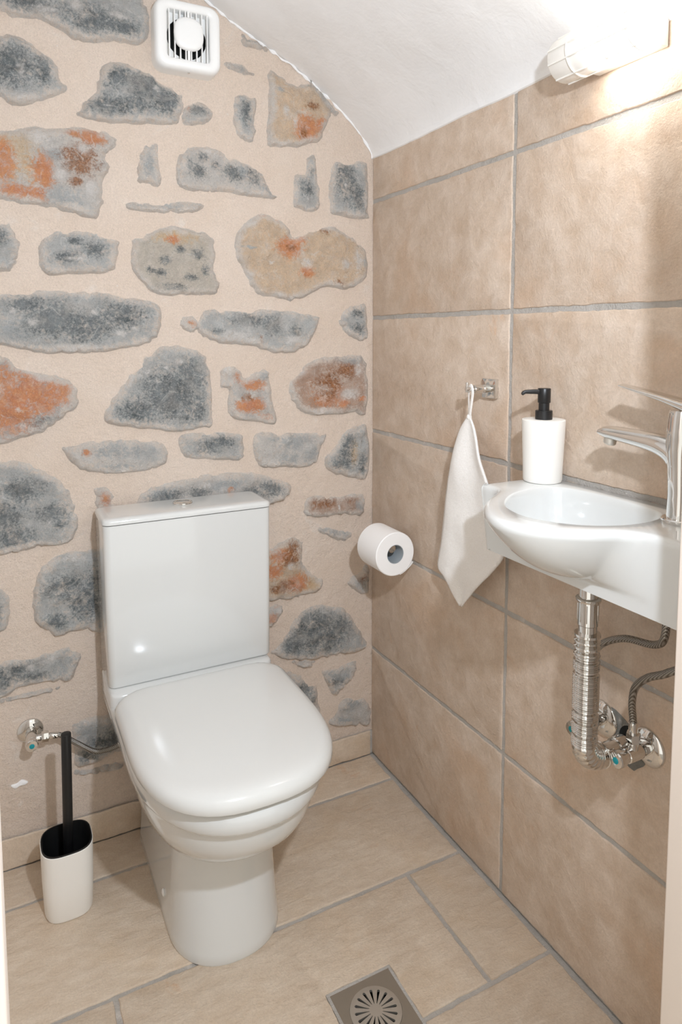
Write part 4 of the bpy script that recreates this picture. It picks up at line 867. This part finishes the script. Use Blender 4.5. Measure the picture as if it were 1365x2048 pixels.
# ------------------------------------------------------------------ toilet roll and holder
rx, rz = -0.0700, 0.6530; RY0, RY1 = -0.1430, -0.2380
holder2 = thing('roll_holder', (0, -0.112, 0.664), 'chrome toilet roll holder arm with square wall plate', 'roll holder')
build('plate', rbox((-0.0050, -0.112, 0.6560), (.0095, .041, .041), .001, 'X', .0008), M['chrome'], holder2)
build('arm', sweep(catmull([(-0.009, -0.112, .6635), (-0.045, -0.112, .6635), (-0.064, -0.115, .6635), (-0.0715, -0.130, .6635), (-0.072, -0.150, .6635), (-0.072, -0.226, .6635)], 8), .0100, 24), M['chrome'], holder2)
roll = thing('toilet_roll', (rx, RY0, rz), 'white toilet paper roll on the chrome holder', 'toilet roll')
RR, RC = .0535, .0232
build('paper', lathe([(RC, 0), (RR-.002, 0), (RR, .002), (RR, -RY1+RY0-.002), (RR-.002, -RY1+RY0), (RC, -RY1+RY0)], (rx, RY0, rz), (0, -1, 0), 64, False, False), M['paper'], roll)
build('core', lathe([(RC+.0002, 0), (RC-.0012, 0), (RC-.0012, -RY1+RY0-.0005), (RC+.0002, -RY1+RY0-.0005)], (rx, RY0, rz), (0, -1, 0), 40, False, False), M['card'], roll)
rings = []
for k in range(9):
    a = math.radians(-75 + k*6.0); r = RR + .0006 + (.0010*(k-4) if k > 4 else 0)
    rings.append([(rx + r*math.cos(a), RY0-.001, rz + r*math.sin(a)), (rx + r*math.cos(a), RY1+.001, rz + r*math.sin(a)), (rx + (r+.0006)*math.cos(a), RY1+.001, rz + (r+.0006)*math.sin(a)), (rx + (r+.0006)*math.cos(a), RY0-.001, rz + (r+.0006)*math.sin(a))])
build('loose_sheet', loft(rings), M['paper'], roll)

# ------------------------------------------------------------------ pipework under the basin
px_, py_ = -0.1080, -0.8660
trap = thing('waste_pipe', (px_, py_, 0.51), 'shiny corrugated chrome waste pipe from basin to wall', 'waste pipe')
build('nut', lathe([(.0145, 0), (.0185, .0005), (.0195, .0025), (.0195, .0050), (.0180, .0065), (.0150, .007)], (px_, py_, .7670), (0, 0, 1), 32), M['chrome'], trap)
build('tailpiece', lathe([(.0140, 0), (.0142, .0155), (.0157, .0170), (.0158, .0560), (.0145, .0570), (.0145, .0800)], (px_, py_, .7135), (0, 0, 1), 32), M['chrome'], trap)
for k in range(10):
    a = 2*math.pi*k/10
    build('grip_rib', rbox((px_+.0157*math.cos(a), py_+.0157*math.sin(a), .7500), (.0014, .0014, .028), .0004, 'Z', .0003, 2), M['chrome'], trap)
# flexible part: fine ribs with four deeper rolled beads, then a smooth gusseted elbow
path = []; rad = []
z = .7160
def groove(zz):
    for gz in (.7085, .6990, .6885, .6760, .6540, .5910, .5760, .5530):
        if abs(zz-gz) < .0034: return .0050*(1-abs(zz-gz)/.0034)
    return 0
while z > .5360:
    path.append((px_, py_, z))
    ph = (z % .0032)/.0032
    fine = .0012*math.cos(ph*2*math.pi) if z < .683 else 0
    rad.append(.0192 + fine - groove(z) + (.0008 if .690 < z else 0))
    z -= .0005
build('flexible_pipe', sweep(path, rad, 32, (0, 1, 0)), M['chrome'], trap, auto=80)
path = []; rad = []
for k in range(61):
    a = math.radians(90*k/60); c = Vector((px_+.030, py_, .5365))
    path.append((c.x - .030*math.cos(a), py_, c.z - .030*math.sin(a)))
    rad.append(.0192 + .0008*abs(math.sin(k/60*math.pi*6)))
for k in range(1, 4): path.append((px_+.030+.003*k, py_, .5065)); rad.append(.0196)
build('elbow', sweep(path, rad, 32, (0, 1, 0)), M['chrome'], trap, auto=80)
build('elbow_rim', lathe([(.0195, 0), (.0212, .001), (.0212, .0035), (.0195, .0045)], (px_+.036, py_, .5065), (1, 0, 0), 32), M['chrome'], trap)
build('wall_outlet', lathe([(.0150, 0), (.0150, .030), (.0175, .0305), (.0175, .050), (.0150, .0505), (.0150, .070)], (px_+.040, py_, .5065), (1, 0, 0), 32), M['chrome'], trap)

# broken-out patch of cement around the outlet
pl = [(-.020-.800, .545), (-.848, .541), (-.868, .528), (-.885, .512), (-.898, .492), (-.880, .468), (-.872, .462), (-.850, .468), (-.826, .488), (-.806, .512)]
pc = catmull([Vector(p) for p in pl], 4, True)
cpt = [(-0.0012 + .0006*noise.noise(Vector((p.x*90, p.y*90, 0))), p.x + .0015*noise.noise(Vector((p.x*120, p.y*120, 3))), p.y) for p in pc]
build('cement_patch', loft([[(.0, b, c) for a, b, c in cpt], cpt]), M['cement'], wall_right, smooth=False)
build('outlet_gap', lathe([(.024, 0), (.024, .0006)], (-.0012, py_-.001, .5095), (-1, 0, 0), 28), M['dark'], wall_right)

def angle_valve(name, p, out, up, label, grp=None, fr=.031, ln=.060, hexs=True):
    """p on the wall, out = axis away from wall, up = direction of the side outlet"""
    p = Vector(p); o = Vector(out); u = Vector(up)
    t = thing(name, tuple(p), label, 'valve', grp)
    build('flange', lathe([(fr, 0), (fr, .002), (fr-.002, .0045), (fr-.012, .0085), (.012, .0095)], p, o, 40), M['chrome'], t)
    build('body', lathe([(.0105, 0), (.0105, .012), (.0085, .0125), (.0085, .016), (.0112, .0165), (.0112, .046), (.0095, .047), (.0095, ln)], p + o*.006, o, 28), M['chrome'], t)
    build('outlet', cyl(p + o*.038, p + o*.038 + u*.024, .0078, 24, .0005), M['chrome'], t)
    build('nut', hexprism(p + o*.038 + u*.020, p + o*.038 + u*.035, .0112), M['chrome'], t)
    k = build('knob', lathe([(.0100, 0), (.0125, .0015), (.0130, .004), (.0130, .0125), (.0118, .0145), (.0090, .0150)], p + o*(ln+.001), o, 14), M['chrome'], t, auto=20)
    tag(build('marker', lathe([(.0052, 0), (.0052, .0008), (.0040, .0012)], p + o*(ln+.0158), o, 20), M['teal'], k), 'teal dot on the valve knob')
    return t
va, vb = (0, -0.9000, .5170), (0, -0.8080, .5190)
angle_valve('angle_valve', va, (-1, 0, 0), (0, 0, 1), 'chrome angle valve nearest the door frame, its hose rising in a curve', 'angle valves under the basin')
angle_valve('angle_valve', vb, (-1, 0, 0), (0, 0, 1), 'chrome angle valve half hidden behind the corrugated waste pipe', 'angle valves under the basin')
angle_valve('angle_valve', (-0.8710, 0.0, .3040), (0, -1, 0), (1, 0, -.05), 'chrome angle valve on the stone wall left of the toilet', None, .0275, .052)

def hose(name, base, pts, label, grp=None, r=.0057):
    t = thing(name, base, label, 'hose', grp)
    C = catmull(pts, 10)
    build('braid', sweep(C, r, 14, (1, 0, 0)), M['braid'], t)
    for a, b in ((0, 1), (-1, -2)):
        d = (Vector(pts[b]) - Vector(pts[a])).normalized()
        build('ferrule', cyl(Vector(pts[a]) - d*.001, Vector(pts[a]) + d*.018, r+.0016, 20, .0008), M['chrome'], t)
    return t
hose('supply_hose', (-.038, -.900, .553), [(-.038, -.900, .553), (-.040, -.900, .575), (-.046, -.902, .605), (-.054, -.914, .638), (-.060, -.940, .666), (-.064, -.975, .690), (-.066, -1.008, .725), (-.066, -1.006, .800)], 'braided steel hose arching from the valve by the door frame', 'supply hoses under the basin')
hose('supply_hose', (-.038, -.808, .555), [(-.038, -.808, .555), (-.038, -.808, .590), (-.038, -.812, .630), (-.039, -.832, .668), (-.041, -.879, .698), (-.045, -.938, .7130), (-.055, -.962, .740), (-.064, -.968, .800)], 'braided steel hose passing behind the waste pipe up to the basin', 'supply hoses under the basin')
hose('supply_hose', (-.836, -.038, .302), [(-.835, -.038, .302), (-.812, -.040, .298), (-.782, -.045, .275), (-.745, -.050, .247), (-.720, -.046, .240), (-.700, -.043, .2395), (-.674, -.040, .246)], 'braided steel hose sagging from the wall valve to the toilet')

# ------------------------------------------------------------------ floor drain
dcx, dcy = (DRX0+DRX1)/2, (DRY0+DRY1)/2
drain = thing('floor_drain', (dcx, dcy, 0), 'square steel floor drain with round slotted grate set in the tiles', 'floor drain')
hw = (DRX1-DRX0)/2
out = [Vector((dcx+a, dcy+b)) for a, b in ((-hw, -hw), (hw, -hw), (hw, hw), (-hw, hw))]
cr = [Vector((dcx+.0465*math.cos(2*math.pi*k/48), dcy+.0465*math.sin(2*math.pi*k/48))) for k in range(48)]
vv, _, ff, _, _, _ = delaunay_2d_cdt(out+cr, [(i, (i+1) % 4) for i in range(4)] + [(4+i, 4+(i+1) % 48) for i in range(48)], [], 1, 1e-6)
mbd = MB(); dc = Vector((dcx, dcy))
fl_ = [t for t in ff if (sum((vv[i] for i in t), Vector((0, 0)))/len(t) - dc).length > .0462]
mbd.add([(p.x, p.y, -.0004) for p in vv], fl_)
k0 = len(mbd.v); mbd.add([(p.x, p.y, z) for z in (-.0004, -.004) for p in out], [(i, (i+1) % 4, 4+(i+1) % 4, 4+i) for i in range(4)])
mbd.add(*loft([[(p.x, p.y, z) for p in cr] for z in (-.0004, -.006)], False, False))
build('frame', mbd, M['steel_dark'], drain, smooth=False)
# slotted grate
slots = []
allp = [Vector((dcx+.0455*math.cos(2*math.pi*k/64), dcy+.0455*math.sin(2*math.pi*k/64))) for k in range(64)]
edges = [(i, (i+1) % 64) for i in range(64)]
for k in range(16):
    a = 2*math.pi*(k+.35)/16; d = Vector((math.cos(a), math.sin(a))); s = Vector((-d.y, d.x))
    loop = [dc + d*.0118 - s*.0004, dc + d*.0355 - s*.0026, dc + d*.0370 - s*.0021, dc + d*.0380, dc + d*.0370 + s*.0021, dc + d*.0355 + s*.0026, dc + d*.0118 + s*.0004]
    b0 = len(allp); allp += loop; edges += [(b0+i, b0+(i+1) % 7) for i in range(7)]; slots.append(loop)
vv, _, ff, _, _, _ = delaunay_2d_cdt(allp, edges, [], 1, 1e-7)
keep = []
for t in ff:
    c = sum((vv[i] for i in t), Vector((0, 0)))/len(t)
    if not any(inside(c, sl) for sl in slots): keep.append(tuple(t))
mbg = MB(); ht = .0016
mbg.add([(p.x, p.y, ht - .0007*max(0, ((p-dc).length-.041)/.0045)) for p in vv], keep); mbg.add([(p.x, p.y, -.003) for p in vv], [t[::-1] for t in keep])
for sl in slots: mbg.add(*loft([[(p.x, p.y, z) for p in sl] for z in (ht, -.003)], False, False))
mbg.add(*lathe([(.0455, ht-.0007), (.0460, ht-.0014), (.0460, -.003)], (dcx, dcy, 0), (0, 0, 1), 64, False, False))
build('grate', mbg, M['steel'], drain, smooth=False)
build('sump', loft([[(dcx+.0462*s*math.cos(2*math.pi*k/40), dcy+.0462*s*math.sin(2*math.pi*k/40), z) for k in range(40)] for s, z in ((1, -.004), (1, -.06), (.2, -.062))], False, True), M['dark'], drain)
gb = MB()
for x0, x1, y0, y1 in ((DRX0-g, DRX1+g, DRY1, DRY1+g), (DRX0-g, DRX1+g, DRY0-g, DRY0), (DRX0-g, DRX0, DRY0, DRY1), (DRX1, DRX1+g, DRY0, DRY1)):
    gb.add(*rbox(((x0+x1)/2, (y0+y1)/2, -.003), (x1-x0, y1-y0, .0055), .0005, 'Z', .0004, 1))
build('grout_border', gb, M['grout'], floor, smooth=False)
